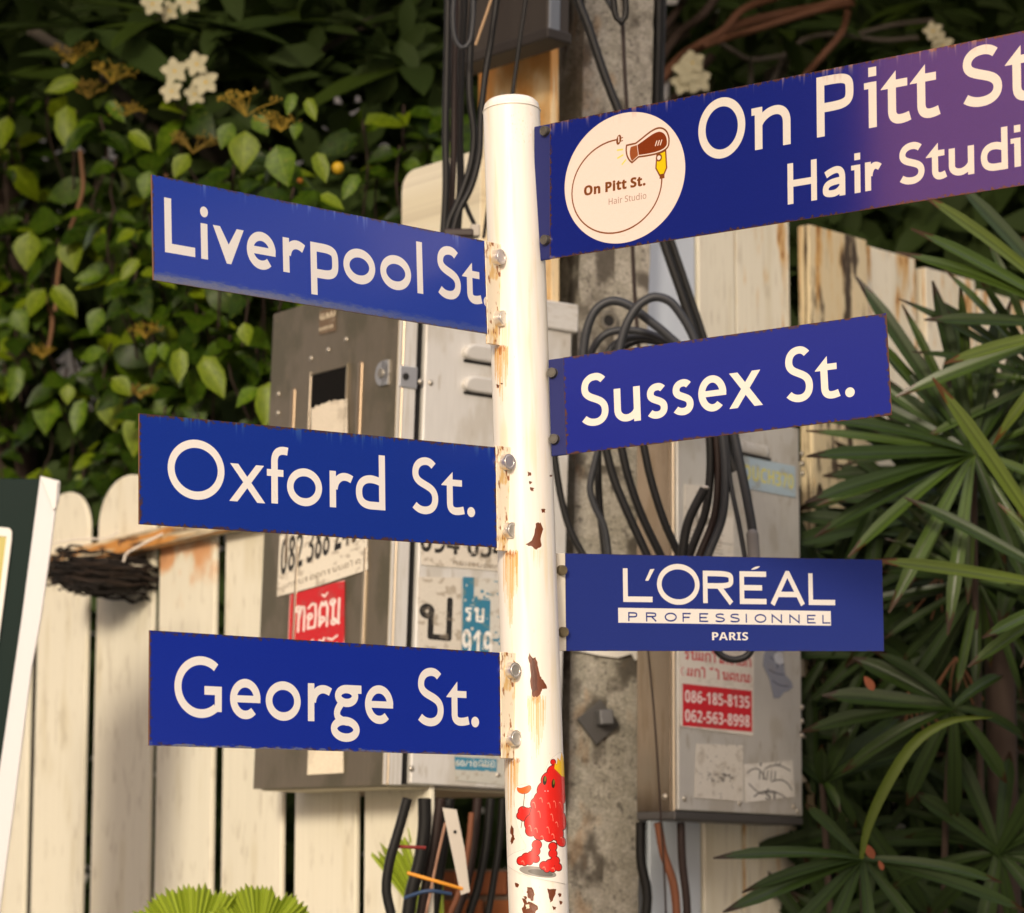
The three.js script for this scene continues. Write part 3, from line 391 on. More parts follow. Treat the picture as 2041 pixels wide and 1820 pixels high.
// ------------------------------------------------------------------ concrete utility pole
const [ccC, ccG] = canvas(512, 2048); ccG.fillStyle = '#8e897c'; ccG.fillRect(0, 0, 512, 2048);
perPixel(ccC, (x, y, p) => { const f = fbm(x * 0.05, y * 0.05, 5), n = vn(x * 0.45, y * 0.45) - 0.5; mixTo(p, 168, 162, 150, sstep(0.42, 0.6, f) * 0.6); p[0] += n * 46; p[1] += n * 44; p[2] += n * 40; mixTo(p, 62, 56, 48, sstep(0.56, 0.72, fbm(x * 0.016 + 7, y * 0.014 + 3, 5)) * 0.75); mixTo(p, 52, 48, 44, sstep(0.68, 0.8, fbm(x * 0.13 + 50, y * 0.13, 3)) * 0.45); mixTo(p, 140, 96, 56, sstep(0.66, 0.8, fbm(x * 0.02 + 90, y * 0.009 + 60, 4)) * 0.3); });
const concreteTex = ctex(ccC); concreteTex.wrapS = concreteTex.wrapT = THREE.RepeatWrapping; const concrete = std(1, 1, 1, 0.95, 0, { map: concreteTex, bumpMap: concreteTex, bumpScale: 0.004 });
let poleT;
{
  const t = poleT = thing('utility_pole', 'square grey concrete utility pole with rough chipped edges behind the street post', 'utility pole');
  const a = at(1143, 1000, 5.02); t.position.set(a.x - a.y * 0.024, 0, a.z); t.rotation.set(0, 19 * D2R, -0.024, 'ZYX');
  const S = 0.138, H = 4.6, g = new THREE.BoxGeometry(S, H, S, 8, 260, 8); const p = g.attributes.position;
  for (let i = 0; i < p.count; i++) { const x = p.getX(i), y = p.getY(i), z = p.getZ(i), ex = sstep(0.6, 1, Math.abs(x) / (S / 2)), ez = sstep(0.6, 1, Math.abs(z) / (S / 2)), n = fbm(y * 22 + x * 30, z * 30 + 5, 3) - 0.5, m = vn(y * 55, x * 40 + z * 40 + 9) - 0.5, e = ex * ez;
    const k = 1 - 0.035 * e - e * Math.max(0, m) * 0.05; p.setXYZ(i, x * k + Math.sign(x) * n * 0.004 * ex, y, z * k + Math.sign(z) * n * 0.004 * ez); }
  { const nn = g.attributes.normal, uv = g.attributes.uv; for (let i = 0; i < p.count; i++) { const side = Math.abs(nn.getX(i)) > 0.5; uv.setXY(i, ((side ? p.getZ(i) + 0.2 : p.getX(i))) / 0.5, p.getY(i) / 2); } } g.translate(S / 2, H / 2, -S / 2); g.computeVertexNormals(); part('shaft', g, concrete, t);
  t.updateMatrixWorld(true);
  const n = V(0, 0, 1).applyQuaternion(t.getWorldQuaternion(new THREE.Quaternion())), loc = (x, y) => t.worldToLocal(onPlane(x, y, t.position, n));
  const c = loc(1190, 1440), pm = std(0.1, 0.095, 0.09, 0.6, 0.5);
  const w = part('washer_plate', rbox(0.056, 0.056, 0.006, 0.002), pm, t, 'diamond turned square washer plate'); w.position.set(c.x, c.y, 0.006); w.rotation.z = 40 * D2R;
  const b = part('bolt', rbox(0.026, 0.026, 0.026, 0.003), std(0.2, 0.2, 0.2, 0.45, 0.6), t); b.position.set(c.x + 0.006, c.y + 0.008, 0.02); b.rotation.z = 0.1;
  const hole = loc(1212, 640), hg = new THREE.TorusGeometry(0.014, 0.005, 8, 20); const hm = part('cast_hole', hg, concrete, t); hm.position.set(hole.x, hole.y, 0.002); const hd = part('hole_bottom', new THREE.CircleGeometry(0.012, 20), blackPit, t); hd.position.set(hole.x, hole.y, 0.0045);
  // torn paper left on the shaft
  const q = [[1128, 1280], [1288, 1280], [1286, 1300], [1278, 1316], [1262, 1316], [1256, 1304], [1228, 1312], [1190, 1307], [1150, 1298], [1130, 1296]].map(([x, y]) => loc(x, y)), sh = new THREE.Shape(q.map((v) => new THREE.Vector2(v.x, v.y)));
  const pg = new THREE.ExtrudeGeometry(sh, { depth: 0.0012, bevelEnabled: false }); const pp = part('torn_paper', pg, std(0.7, 0.67, 0.6, 0.85), t, 'torn strip of white paper'); pp.position.z = 0.006;
}
// ------------------------------------------------------------------ junction box and cream mounting boards beside the pole
{
  const t = thing('junction_box', 'dark grey metal junction box mounted high beside the concrete pole', 'junction box');
  const a = at(1093, 66, 4.9); t.position.copy(a); t.rotation.set(0, 40 * D2R, -0.02, 'ZYX');
  part('body', rbox(0.05, 0.5, 0.27, 0.006, 0.025, 0.25, -0.137), std(0.06, 0.05, 0.042, 0.6, 0.3), t);
  part('lid', rbox(0.024, 0.505, 0.005, 0.002, 0.012, 0.25, 0.0005), std(0.2, 0.22, 0.25, 0.5, 0.3), t);
  part('base_lip', rbox(0.056, 0.02, 0.282, 0.004, 0.023, 0.0, -0.137), std(0.03, 0.024, 0.02, 0.7), t);
}
const MN = V(-Math.sin(50 * D2R), 0, Math.cos(50 * D2R));
{
  const flame = (u, v, p) => { const n = fbm(u * 6, v * 9 + 2, 4), k = sstep(0.3, 0.75, 1.0 - v * 2.2 + (n - 0.5) * 0.9); mixTo(p, 222, 150, 66, k * 0.85); mixTo(p, 150, 70, 26, sstep(0.55, 0.9, 1.0 - v * 4.0 + (n - 0.5) * 0.8) * 0.8); const e = sstep(0.7, 0.95, u + (n - 0.5) * 0.4); mixTo(p, 196, 140, 70, e * 0.5); };
  const m = std(1, 1, 1, 0.7, 0, { map: boardTex(0, 15, { base: [242, 216, 168], stain: flame }) });
  const P0 = at(1098, 300, 5.04), t = thing('mounting_board', 'cream board with orange rust staining under the junction box', 'board');
  t.position.copy(P0); t.rotation.y = -50 * D2R; t.updateMatrixWorld(true);
  const lp = (x, y) => t.worldToLocal(onPlane(x, y, P0, MN)); const xl = lp(952, 300).x, top = lp(1000, 60).y, bot = lp(1000, 700).y;
  part('board', rbox(-xl, top - bot, 0.02, 0.003, xl / 2, (top + bot) / 2, -0.01), m, t);
  const rs = part('rust_seam', rbox(0.008, 0.5, 0.006, 0.002), rustC, t); rs.position.set(xl + 0.02, lp(965, 520).y, 0.001);
}
{
  const P0 = at(956, 420, 5.14), t = thing('mounting_board', 'short plain cream board with a rounded top corner behind the cable bundle', 'board');
  t.position.copy(P0); t.rotation.y = -50 * D2R; t.updateMatrixWorld(true);
  const lp = (x, y) => t.worldToLocal(onPlane(x, y, P0, MN)); const xl = lp(801, 420).x, top = lp(880, 322).y, bot = lp(880, 760).y;
  const s = new THREE.Shape(); s.moveTo(xl, bot); s.lineTo(0, bot); s.lineTo(0, top); s.lineTo(xl + 0.04, top); s.quadraticCurveTo(xl, top, xl, top - 0.04); s.closePath();
  const g = new THREE.ExtrudeGeometry(s, { depth: 0.018, bevelEnabled: true, bevelSize: 0.002, bevelThickness: 0.002, bevelSegments: 2 }); const p = g.attributes.position, uv = g.attributes.uv; for (let i = 0; i < p.count; i++) uv.setXY(i, p.getX(i) / 0.25, p.getY(i) / 0.9);
  part('board', g.translate(0, 0, -0.02), creamA, t);
}
// ------------------------------------------------------------------ meter cabinets
// stroke letters for the small Thai notices (unit boxes, y down)
const THAI = {
  tho: [[[0.3, 0.12, 0.1]], [[0.36, 0.14], [0.36, 1]], [[0.36, 0.55], [0.6, 0.06], [0.82, 0.1], [0.86, 0.3], [0.86, 1]]],
  o: [[[0.34, 0.5, 0.1]], [[0.26, 0.5], [0.2, 0.95], [0.8, 0.95], [0.86, 0.5], [0.8, 0.08], [0.5, 0.02], [0.2, 0.16]]],
  to: [[[0.42, 0.72, 0.09]], [[0.4, 0.8], [0.2, 0.95], [0.16, 0.3], [0.34, 0.04], [0.5, 0.18], [0.66, 0.04], [0.84, 0.3], [0.84, 1]]],
  no: [[[0.26, 0.12, 0.1]], [[0.32, 0.14], [0.32, 0.86]], [[0.4, 0.88, 0.1]], [[0.5, 0.86], [0.84, 0.98]], [[0.8, 0.04], [0.8, 0.9]]],
  po: [[[0.16, 0.26, 0.13]], [[0.28, 0.3], [0.28, 0.95], [0.82, 0.95], [0.82, -0.1]]],
  ro: [[[0.5, 0.88, 0.09]], [[0.6, 0.86], [0.62, 0.4], [0.3, 0.3], [0.3, 0.1], [0.7, 0.08]]],
  bo: [[[0.22, 0.12, 0.1]], [[0.28, 0.14], [0.28, 0.95], [0.82, 0.95], [0.82, 0.05]]],
  ko: [[[0.2, 1], [0.2, 0.4], [0.12, 0.3], [0.3, 0.06], [0.7, 0.06], [0.82, 0.3], [0.82, 1]]],
  ae: [[[0.2, 0.88, 0.08]], [[0.26, 0.05], [0.26, 0.85]], [[0.66, 0.88, 0.08]], [[0.72, 0.05], [0.72, 0.85]]],
  ai: [[[0.5, 1], [0.5, -0.1], [0.2, -0.3], [0.1, -0.15]]],
  mai: [[[0.3, -0.3], [0.5, -0.16], [0.7, -0.36]]],
};
const pullThai = (g, keys, x, y, w, h, lw) => { g.lineWidth = lw; g.lineJoin = 'round'; g.lineCap = 'round'; keys.forEach((k, i) => { for (const s of THAI[k]) { const x0 = x + i * w; if (s.length === 1) { const [a, b, r] = s[0]; g.beginPath(); g.arc(x0 + a * w, y + b * h, r * h, 0, 7); g.stroke(); } else { g.beginPath(); s.forEach(([a, b], j) => { const px = x0 + a * w, py = y + b * h; j ? g.lineTo(px, py) : g.moveTo(px, py); }); g.stroke(); } } }); };
const grime = (c, amt = 1, sd = 1) => { perPixel(c, (x, y, p) => { const n = vn(x * 0.4, y * 0.4) - 0.5; p[0] += n * 14; p[1] += n * 14; p[2] += n * 14; mixTo(p, 150, 138, 120, sstep(0.56, 0.75, fbm(x * 0.03 + sd * 9, y * 0.03, 5)) * 0.5 * amt); }); return c; };
function paperTex(w, h, bg, draw, amt = 1, sd = 1) { const [c, g] = canvas(w, h); g.fillStyle = bg; g.fillRect(0, 0, w, h); draw(g, w, h); return ctex(grime(c, amt, sd)); }
// a sheet stuck on a plane of a cabinet: four or more measured corners, uv from the first four
function sticker(t, loc, z, axis, pts, tex, name, label, rough = 0.6) {
  const q = pts.map(([x, y]) => loc(x, y)), U = (v) => (axis === 'x' ? v.x : v.z), us = q.map(U), vs = q.map((v) => v.y), u0 = Math.min(...us), u1 = Math.max(...us), v0 = Math.min(...vs), v1 = Math.max(...vs);
  const sh = new THREE.Shape(q.map((v) => new THREE.Vector2(U(v), v.y))), g = new THREE.ExtrudeGeometry(sh, { depth: 0.0007, bevelEnabled: false });
  const p = g.attributes.position, uv = g.attributes.uv; for (let i = 0; i < p.count; i++) uv.setXY(i, (p.getX(i) - u0) / (u1 - u0), (p.getY(i) - v0) / (v1 - v0));
  const m = part(name, g, std(1, 1, 1, rough, 0, { map: tex }), t, label);
  if (axis === 'x') m.position.z = z; else { m.rotation.y = -Math.PI / 2; m.position.x = z - 0.0007; }
  return m;
}
const screwGeo = mergeGeometries([new THREE.SphereGeometry(0.0046, 10, 6, 0, Math.PI * 2, 0, Math.PI / 2).rotateX(Math.PI / 2).scale(1, 1, 0.6), new THREE.CylinderGeometry(0.0052, 0.0052, 0.0008, 12).rotateX(Math.PI / 2)]);
{
  const t = thing('meter_cabinet', 'steel meter cabinet with brown toned side, phone notices and a dark window, beside the cream fence', 'meter cabinet');
  t.position.copy(at(774, 1563, 4.68)); const W = 0.338, Dp = 0.45, H = 0.845;
  t.quaternion.setFromAxisAngle(V(0, 0, 1), -0.03).multiply(new THREE.Quaternion().setFromAxisAngle(V(0, 1, 0), 34 * D2R)); t.updateMatrixWorld(true);
  const q = t.quaternion, fn = V(0, 0, 1).applyQuaternion(q), sn = V(-1, 0, 0).applyQuaternion(q);
  const fr = (x, y) => t.worldToLocal(onPlane(x, y, t.position, fn)), si = (x, y) => t.worldToLocal(onPlane(x, y, t.position, sn));
  part('body', rbox(W - 0.01, H, Dp - 0.022, 0.004, W / 2 + 0.003, H / 2, -Dp / 2 - 0.008), galv, t);
  part('base_plate', rbox(W - 0.016, 0.004, Dp - 0.03, 0.001, W / 2 + 0.003, -0.0025, -Dp / 2 - 0.008), std(0.62, 0.56, 0.4, 0.6), t);
  part('side_panel', rbox(0.004, H + 0.004, Dp - 0.016, 0.0015, 0, H / 2, -Dp / 2 - 0.008), bronze, t, 'steel side with its dark mirrored surroundings put into the colour');
  part('corner_strip', rbox(0.026, H + 0.002, 0.02, 0.002, 0.012, H / 2, -0.009), galv, t);
  part('corner_edge', rbox(0.005, H + 0.003, 0.006, 0.002, 0.0, H / 2, -0.002), brightEdge, t, 'warm shining folded edge');
  part('door_gap', rbox(0.02, H - 0.004, 0.01, 0.001, 0.033, H / 2, -0.016), blackPit, t);
  part('door', rbox(W - 0.04, H - 0.004, 0.016, 0.004, 0.042 + (W - 0.04) / 2, H / 2, -0.008), galv, t);
  part('door_hood', rbox(W - 0.03, 0.05, 0.022, 0.004, 0.04 + (W - 0.03) / 2, H - 0.028, -0.004), galv, t);
  for (const [y0] of [[707], [770]]) { const c = fr(1000, y0); const s = new THREE.Shape(); const w = 0.13, h = 0.02; s.moveTo(-w / 2 + h, 0); s.lineTo(w / 2 - h, 0); s.quadraticCurveTo(w / 2, 0, w / 2, h * 0.4); s.quadraticCurveTo(w / 2 - 0.004, h, w / 2 - h, h); s.lineTo(-w / 2 + h, h); s.quadraticCurveTo(-w / 2 + 0.004, h, -w / 2, h * 0.4); s.quadraticCurveTo(-w / 2, 0, -w / 2 + h, 0);
    const g = new THREE.ExtrudeGeometry(s, { depth: 0.006, bevelEnabled: true, bevelSize: 0.004, bevelThickness: 0.006, bevelSegments: 3 }); const l = part('louver', g, galv, t); l.position.set(fr(922, y0).x + w / 2 + 0.002, c.y - 0.014, 0.0); l.rotation.x = 0.1;
    part('louver_slot', rbox(w, 0.005, 0.003, 0.001, l.position.x, l.position.y - 0.006, 0.001), blackPit, t); }
  // hasp across the corner
  const hs = si(766, 745), hf = fr(812, 752);
  part('hasp', mergeGeometries([new THREE.CylinderGeometry(0.021, 0.021, 0.003, 24).rotateZ(Math.PI / 2), box(0.003, 0.042, 0.02, 0, 0, 0.01)]).translate(-0.004, hs.y, hs.z), zinc, t);
  part('hasp', rbox(0.034, 0.036, 0.003, 0.001, hf.x, hf.y, 0.0025), zinc, t);
  const ps = part('hasp_stud', new THREE.CylinderGeometry(0.008, 0.008, 0.004, 16).rotateZ(Math.PI / 2), screwMat, t); ps.position.set(-0.007, hs.y, hs.z);
  const hh = part('hasp_stud', new THREE.CylinderGeometry(0.006, 0.006, 0.003, 16).rotateX(Math.PI / 2), blackPit, t); hh.position.set(hf.x - 0.006, hf.y, 0.004);
  // dark window pane, pale sheet standing in for the mirrored fence, two pressed ribs
  const w0 = si(626, 700), w1 = si(698, 700), wy1 = si(660, 738).y, wy0 = si(660, 990).y;
  const pane = new THREE.MeshStandardMaterial({ color: col(0.012, 0.011, 0.01), roughness: 0.06, metalness: 0.2 });
  part('window_pane', box(0.002, wy1 - wy0, w1.z - w0.z, -0.0032, (wy0 + wy1) / 2, (w0.z + w1.z) / 2), pane, t);
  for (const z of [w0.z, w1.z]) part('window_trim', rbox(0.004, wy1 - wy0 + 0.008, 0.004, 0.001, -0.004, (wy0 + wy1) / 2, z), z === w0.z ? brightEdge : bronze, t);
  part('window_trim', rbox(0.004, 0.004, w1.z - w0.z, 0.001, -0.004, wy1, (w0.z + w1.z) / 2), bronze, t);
  { const top = []; const n = 14; for (let i = 0; i <= n; i++) top.push([626 + 72 * i / n, 816 - 20 * (1 - Math.pow(1 - i / n, 2)) + rr(-2.5, 2.5)]); sticker(t, si, -0.0046, 'z', [...top, [698, 990], [626, 990]], paperTex(128, 256, '#d8cdb8', () => {}, 0.7, 3), 'mirrored_fence_sheet', 'pale sheet put in for the fence mirrored in the dark window'); }
  for (const [x, y] of [[588, 770], [722, 716]]) { const p = si(x, y); part('rib', new THREE.CapsuleGeometry(0.007, 0.3, 4, 10).scale(0.5, 1, 1).translate(-0.002, p.y - 0.16, p.z), std(0.36, 0.27, 0.18, 0.35, 0.8), t); }
  for (const [x, y] of [[592, 1140], [728, 1150]]) { const p = si(x, y + 60); part('rib', rbox(0.004, 0.2, 0.008, 0.001, -0.003, p.y, p.z), brightEdge, t); }
  for (const [x, y] of [[557, 786], [556, 824], [555, 862], [622, 715], [656, 698], [692, 677], [605, 863], [690, 830], [619, 857]]) { const p = si(x, y), m = part('screw', screwGeo, screwMat, t); m.rotation.y = -Math.PI / 2; m.position.set(-0.0022, p.y, p.z); }
  for (const [x, y] of [[838, 761], [858, 763], [820, 1532], [992, 1545]]) { const p = fr(x, y), m = part('screw', screwGeo, screwMat, t); m.position.set(p.x, p.y, 0.0005); }
  // stamped plate text near the top of the side
  sticker(t, si, -0.0024, 'z', [[640, 622], [672, 612], [672, 660], [640, 668]], paperTex(128, 192, '#6a5844', (g) => { g.fillStyle = '#cfc3a8'; g.font = 'bold 62px sans-serif'; g.fillText('GMA', 4, 74); g.font = 'bold 38px sans-serif'; g.fillText('A5010', 2, 160); }), 'stamped_plate', 'small stamped plate');
  // notices
  sticker(t, si, -0.003, 'z', [[562, 1068], [735, 1000], [737, 1136], [640, 1168], [556, 1190]], paperTex(512, 480, '#ded6c4', (g) => { g.fillStyle = '#161412'; g.font = 'bold 190px sans-serif'; g.save(); g.translate(12, 356); g.transform(486 / g.measureText('082 388 2400').width, -0.13, 0, 1.55, 0, 0); g.fillText('082 388 2400', 0, 0); g.restore(); g.strokeStyle = '#6a5a44'; g.save(); g.transform(1, -0.2, 0, 1, 0, 0); pullThai(g, ['ae', 'ko', 'no', 'bo', 'ro', 'o', 'to', 'ko', 'ro', 'no', 'bo', 'o', 'ai', 'to'], 26, 420, 32, 26, 4); g.restore(); }, 1.1, 2), 'notice', 'white notice with a black phone number');
  sticker(t, si, -0.0032, 'z', [[582, 1186], [691, 1157], [690, 1330], [576, 1345]], paperTex(384, 512, '#c21d24', (g) => { g.strokeStyle = '#f0dcd4'; g.save(); g.transform(1, -0.07, 0, 1, 0, 0); pullThai(g, ['tho', 'o', 'to', 'no'], 40, 120, 78, 150, 15); pullThai(g, ['mai'], 200, 110, 80, 90, 12); pullThai(g, ['no', 'bo', 'mai', 'no'], 36, 380, 78, 110, 15); pullThai(g, ['mai', 'mai'], 60, 370, 160, 90, 12); g.restore(); g.strokeStyle = '#e8b8b0'; g.lineWidth = 5; g.strokeRect(4, 4, 376, 504); }, 0.5, 5), 'notice', 'red notice with white Thai letters');
  sticker(t, si, -0.0024, 'z', [[622, 1400], [686, 1400], [688, 1541], [616, 1545]], paperTex(64, 128, '#e6d9bf', () => {}, 0.3, 6), 'label', 'blank white paper label');
  sticker(t, fr, 0.0008, 'x', [[832, 1040], [1010, 1040], [1010, 1140], [840, 1126]], paperTex(512, 300, '#d2cabb', (g) => { g.fillStyle = '#1c1a18'; g.font = 'bold 150px sans-serif'; g.save(); g.translate(12, 222); g.scale(490 / g.measureText('094 654').width, 1.35); g.fillText('094 654', 0, 0); g.restore(); g.strokeStyle = '#6b655c'; pullThai(g, ['ko', 'no', 'ae', 'ro', 'bo', 'o', 'to', 'ko'], 200, 258, 34, 22, 4); g.fillStyle = '#d2cabb'; for (let i = 0; i < 40; i++) g.fillRect(rnd() * 512, 100 + rnd() * 120, rr(6, 40), rr(2, 6)); }, 1.3, 7), 'notice', 'worn phone notice on the door');
  sticker(t, fr, 0.001, 'x', [[832, 1150], [918, 1152], [918, 1330], [834, 1330]], paperTex(256, 512, '#cfc8ba', (g) => { g.strokeStyle = '#191716'; g.lineCap = 'butt'; pullThai(g, ['po'], 26, 150, 190, 200, 32); }, 1.3, 8), 'notice', 'white notice with one large black Thai letter');
  sticker(t, fr, 0.0012, 'x', [[922, 1150], [1012, 1154], [1012, 1330], [920, 1330]], paperTex(256, 512, '#c9c6bc', (g) => { g.fillStyle = '#2f7693'; g.fillRect(0, 10, 60, 500); g.fillRect(40, 130, 110, 380); for (let i = 0; i < 70; i++) { g.fillStyle = rnd() < 0.6 ? '#c9c6bc' : '#2f7693'; g.fillRect(rr(0, 240), rr(0, 500), rr(6, 34), rr(4, 18)); } g.strokeStyle = '#e9e6de'; pullThai(g, ['ro', 'bo'], 6, 180, 58, 74, 13); g.fillStyle = '#e9e6de'; g.font = 'bold 170px sans-serif'; g.save(); g.translate(2, 460); g.scale(0.6, 1.3); g.fillText('919', 0, 0); g.restore(); }, 1, 9), 'notice', 'peeling blue and white notice');
  sticker(t, fr, 0.0008, 'x', [[904, 1480], [1012, 1482], [1012, 1566], [908, 1556]], paperTex(384, 300, '#bdbcb2', (g) => { g.fillStyle = '#38809c'; g.fillRect(0, 10, 380, 78); g.fillRect(0, 118, 300, 90); g.fillStyle = '#d6d6cc'; g.font = 'bold 58px sans-serif'; g.strokeStyle = '#d6d6cc'; pullThai(g, ['tho', 'o', 'no', 'bo', 'ko', 'to'], 20, 22, 52, 54, 9); g.fillText('60/10', 14, 182); pullThai(g, ['ko', 'no', 'o'], 170, 132, 40, 44, 7); for (let i = 0; i < 60; i++) { g.fillStyle = '#bdbcb2'; g.fillRect(rr(120, 384), rr(0, 300), rr(4, 22), rr(4, 20)); } }, 1, 11), 'notice', 'blue notice remains at the door foot');
  for (const [x, y, s] of [[930, 1190, 16], [926, 1230, 8]]) void x, y, s;
}
{
  const t = thing('meter_cabinet', 'grey steel cabinet covered in stickers on the palm side of the concrete pole', 'meter cabinet');
  t.position.copy(at(1345, 1616, 4.82)); const W = 0.395, Dp = 0.076, H = 0.7;
  t.quaternion.setFromAxisAngle(V(0, 0, 1), -0.006).multiply(new THREE.Quaternion().setFromAxisAngle(V(0, 1, 0), 52 * D2R)); t.updateMatrixWorld(true);
  const q = t.quaternion, fn = V(0, 0, 1).applyQuaternion(q), sn = V(-1, 0, 0).applyQuaternion(q);
  const fr = (x, y) => t.worldToLocal(onPlane(x, y, t.position, fn)), si = (x, y) => t.worldToLocal(onPlane(x, y, t.position, sn));
  part('body', rbox(W - 0.006, H, Dp - 0.01, 0.003, W / 2 + 0.003, H / 2, -Dp / 2 - 0.002), galvGrey, t);
  part('side_panel', rbox(0.003, H + 0.003, Dp - 0.006, 0.001, 0, H / 2, -Dp / 2 - 0.004), std(0.5, 0.42, 0.34, 0.24, 0.92, { map: steelTex }), t, 'polished tan steel side');
  part('corner_edge', rbox(0.004, H + 0.002, 0.005, 0.0015, 0, H / 2, -0.002), brightEdge, t);
  part('door', rbox(W - 0.008, H - 0.002, 0.01, 0.003, W / 2 + 0.004, H / 2, -0.003), galvGrey, t);
  part('base_lip', rbox(W + 0.004, 0.014, Dp + 0.004, 0.003, W / 2, -0.008, -Dp / 2), std(0.09, 0.085, 0.08, 0.6, 0.4), t);
  { const c = fr(1496, 895); const g = new THREE.CapsuleGeometry(0.011, 0.09, 4, 12).rotateZ(Math.PI / 2).scale(1, 1, 0.35); const l = part('louver', g, galvGrey, t); l.position.set(c.x, c.y, 0.002); part('louver_slot', rbox(0.12, 0.005, 0.003, 0.001, c.x, c.y - 0.012, 0.0035), blackPit, t); }
  for (const [x, y] of [[1596, 905], [1597, 925], [1597, 945], [1597, 1410], [1597, 1438], [1597, 1466], [1362, 1592], [1472, 1601], [1580, 1608], [1588, 1617]]) { const p = fr(x, y), m = part('screw', screwGeo, screwMat, t); m.position.set(p.x, p.y, 0.0025); }
  { const p = si(1326, 1588), m = part('screw', screwGeo, screwMat, t); m.rotation.y = -Math.PI / 2; m.position.set(-0.0018, p.y, p.z); }
  sticker(t, fr, 0.0026, 'x', [[1352, 1278], [1500, 1284], [1498, 1468], [1352, 1448]], paperTex(384, 512, '#e4dccf', (g) => { g.strokeStyle = '#c8484a'; pullThai(g, ['ro', 'bo', 'ae', 'ko', 'ai', 'no', 'tho', 'ko', 'o', 'ko'], 20, 84, 35, 44, 8); pullThai(g, ['ae', 'ko', 'ai', 'mai', 'ai', 'no', 'to', 'bo', 'no'], 34, 176, 36, 40, 8); g.lineWidth = 4; g.beginPath(); g.arc(34, 196, 26, 2.2, 4.1); g.moveTo(352, 216); g.arc(340, 196, 26, 1, -1, true); g.stroke(); g.fillStyle = '#cf2430'; g.fillRect(14, 262, 356, 226); g.fillStyle = '#f3e6e0'; g.font = 'bold 78px sans-serif'; for (const [s, y] of [['086-185-8135', 360], ['062-563-8998', 464]]) { g.save(); g.translate(24, y); g.scale(336 / g.measureText(s).width, 1.15); g.fillText(s, 0, 0); g.restore(); } }, 0.35, 3), 'notice', 'white and red notice with two phone numbers');
  sticker(t, fr, 0.0026, 'x', [[1386, 1483], [1478, 1486], [1478, 1598], [1382, 1590]], paperTex(256, 256, '#dcd6c9', (g) => { g.fillStyle = '#2a2826'; for (let i = 0; i < 26; i++) { g.fillRect(60 + rnd() * 130, 150 + (rnd() - 0.5) * 40, rr(4, 22), rr(2, 7)); } for (let i = 0; i < 50; i++) g.fillRect(rnd() * 256, rnd() * 256, rr(1, 4), rr(2, 9)); }, 0.6, 12), 'sticker', 'white sticker with faded scribble');
  sticker(t, fr, 0.0028, 'x', [[1480, 1524], [1577, 1516], [1581, 1588], [1484, 1600]], paperTex(320, 256, '#e6e2d8', (g) => { g.strokeStyle = '#3a3836'; g.lineWidth = 6; g.lineCap = 'round'; for (const [a, b, c2, d, e, f] of [[20, 90, 90, 20, 130, 120], [130, 60, 200, 10, 290, 60], [30, 150, 120, 240, 150, 170], [170, 130, 260, 90, 300, 170], [60, 220, 160, 140, 280, 230], [100, 30, 100, 60, 110, 20], [200, 20, 195, 50, 230, 20]]) { g.beginPath(); g.moveTo(a, b); g.quadraticCurveTo(c2, d, e, f); g.stroke(); } for (let i = 0; i < 5; i++) { g.beginPath(); g.moveTo(100 + i * 24, 70); g.lineTo(94 + i * 24, 120); g.stroke(); } g.fillStyle = '#2c2a28'; g.font = 'bold 62px serif'; g.fillText('ST', 132, 232); }, 0.3, 13), 'sticker', 'white sticker with black graffiti letters');
  sticker(t, fr, 0.0026, 'x', [[1474, 908], [1582, 930], [1583, 992], [1474, 972]], paperTex(320, 128, '#a9bcc6', (g) => { g.fillStyle = '#d2cc6e'; g.font = 'bold 78px sans-serif'; g.save(); g.translate(10, 92); g.scale(300 / g.measureText('OUCH370').width, 1); g.fillText('OUCH370', 0, 0); g.restore(); }, 0.7, 14), 'sticker', 'faded blue sticker with yellow letters');
  sticker(t, fr, 0.0026, 'x', [[1362, 966], [1412, 968], [1416, 1010], [1460, 1020], [1460, 1150], [1360, 1150]], paperTex(200, 360, '#d5cfc3', (g) => { g.fillStyle = '#8c877c'; g.font = 'bold 64px sans-serif'; g.fillText('H', 16, 150); g.fillText('51', 70, 150); for (let i = 0; i < 12; i++) g.fillRect(16, 180 + i * 14, rr(120, 180), 3); }, 0.8, 15), 'notice', 'grey faded paper behind the cable loops');
  sticker(t, fr, 0.0026, 'x', [[1527, 1286], [1556, 1288], [1558, 1312], [1562, 1345], [1574, 1358], [1578, 1370], [1568, 1378], [1560, 1380], [1550, 1392], [1540, 1392], [1536, 1376], [1530, 1352], [1518, 1326], [1520, 1306]], paperTex(128, 256, '#8f93a0', (g) => { g.strokeStyle = '#4a4e5c'; g.lineWidth = 5; for (const [a, b, c2, d] of [[30, 60, 100, 90], [24, 120, 110, 130], [40, 170, 110, 190], [50, 20, 60, 110]]) { g.beginPath(); g.moveTo(a, b); g.quadraticCurveTo(64, b + 30, c2, d); g.stroke(); } g.fillStyle = '#c9cdd4'; g.beginPath(); g.ellipse(70, 60, 24, 30, 0, 0, 7); g.fill(); }, 0.3, 16), 'sticker', 'grey figure shaped sticker');
}
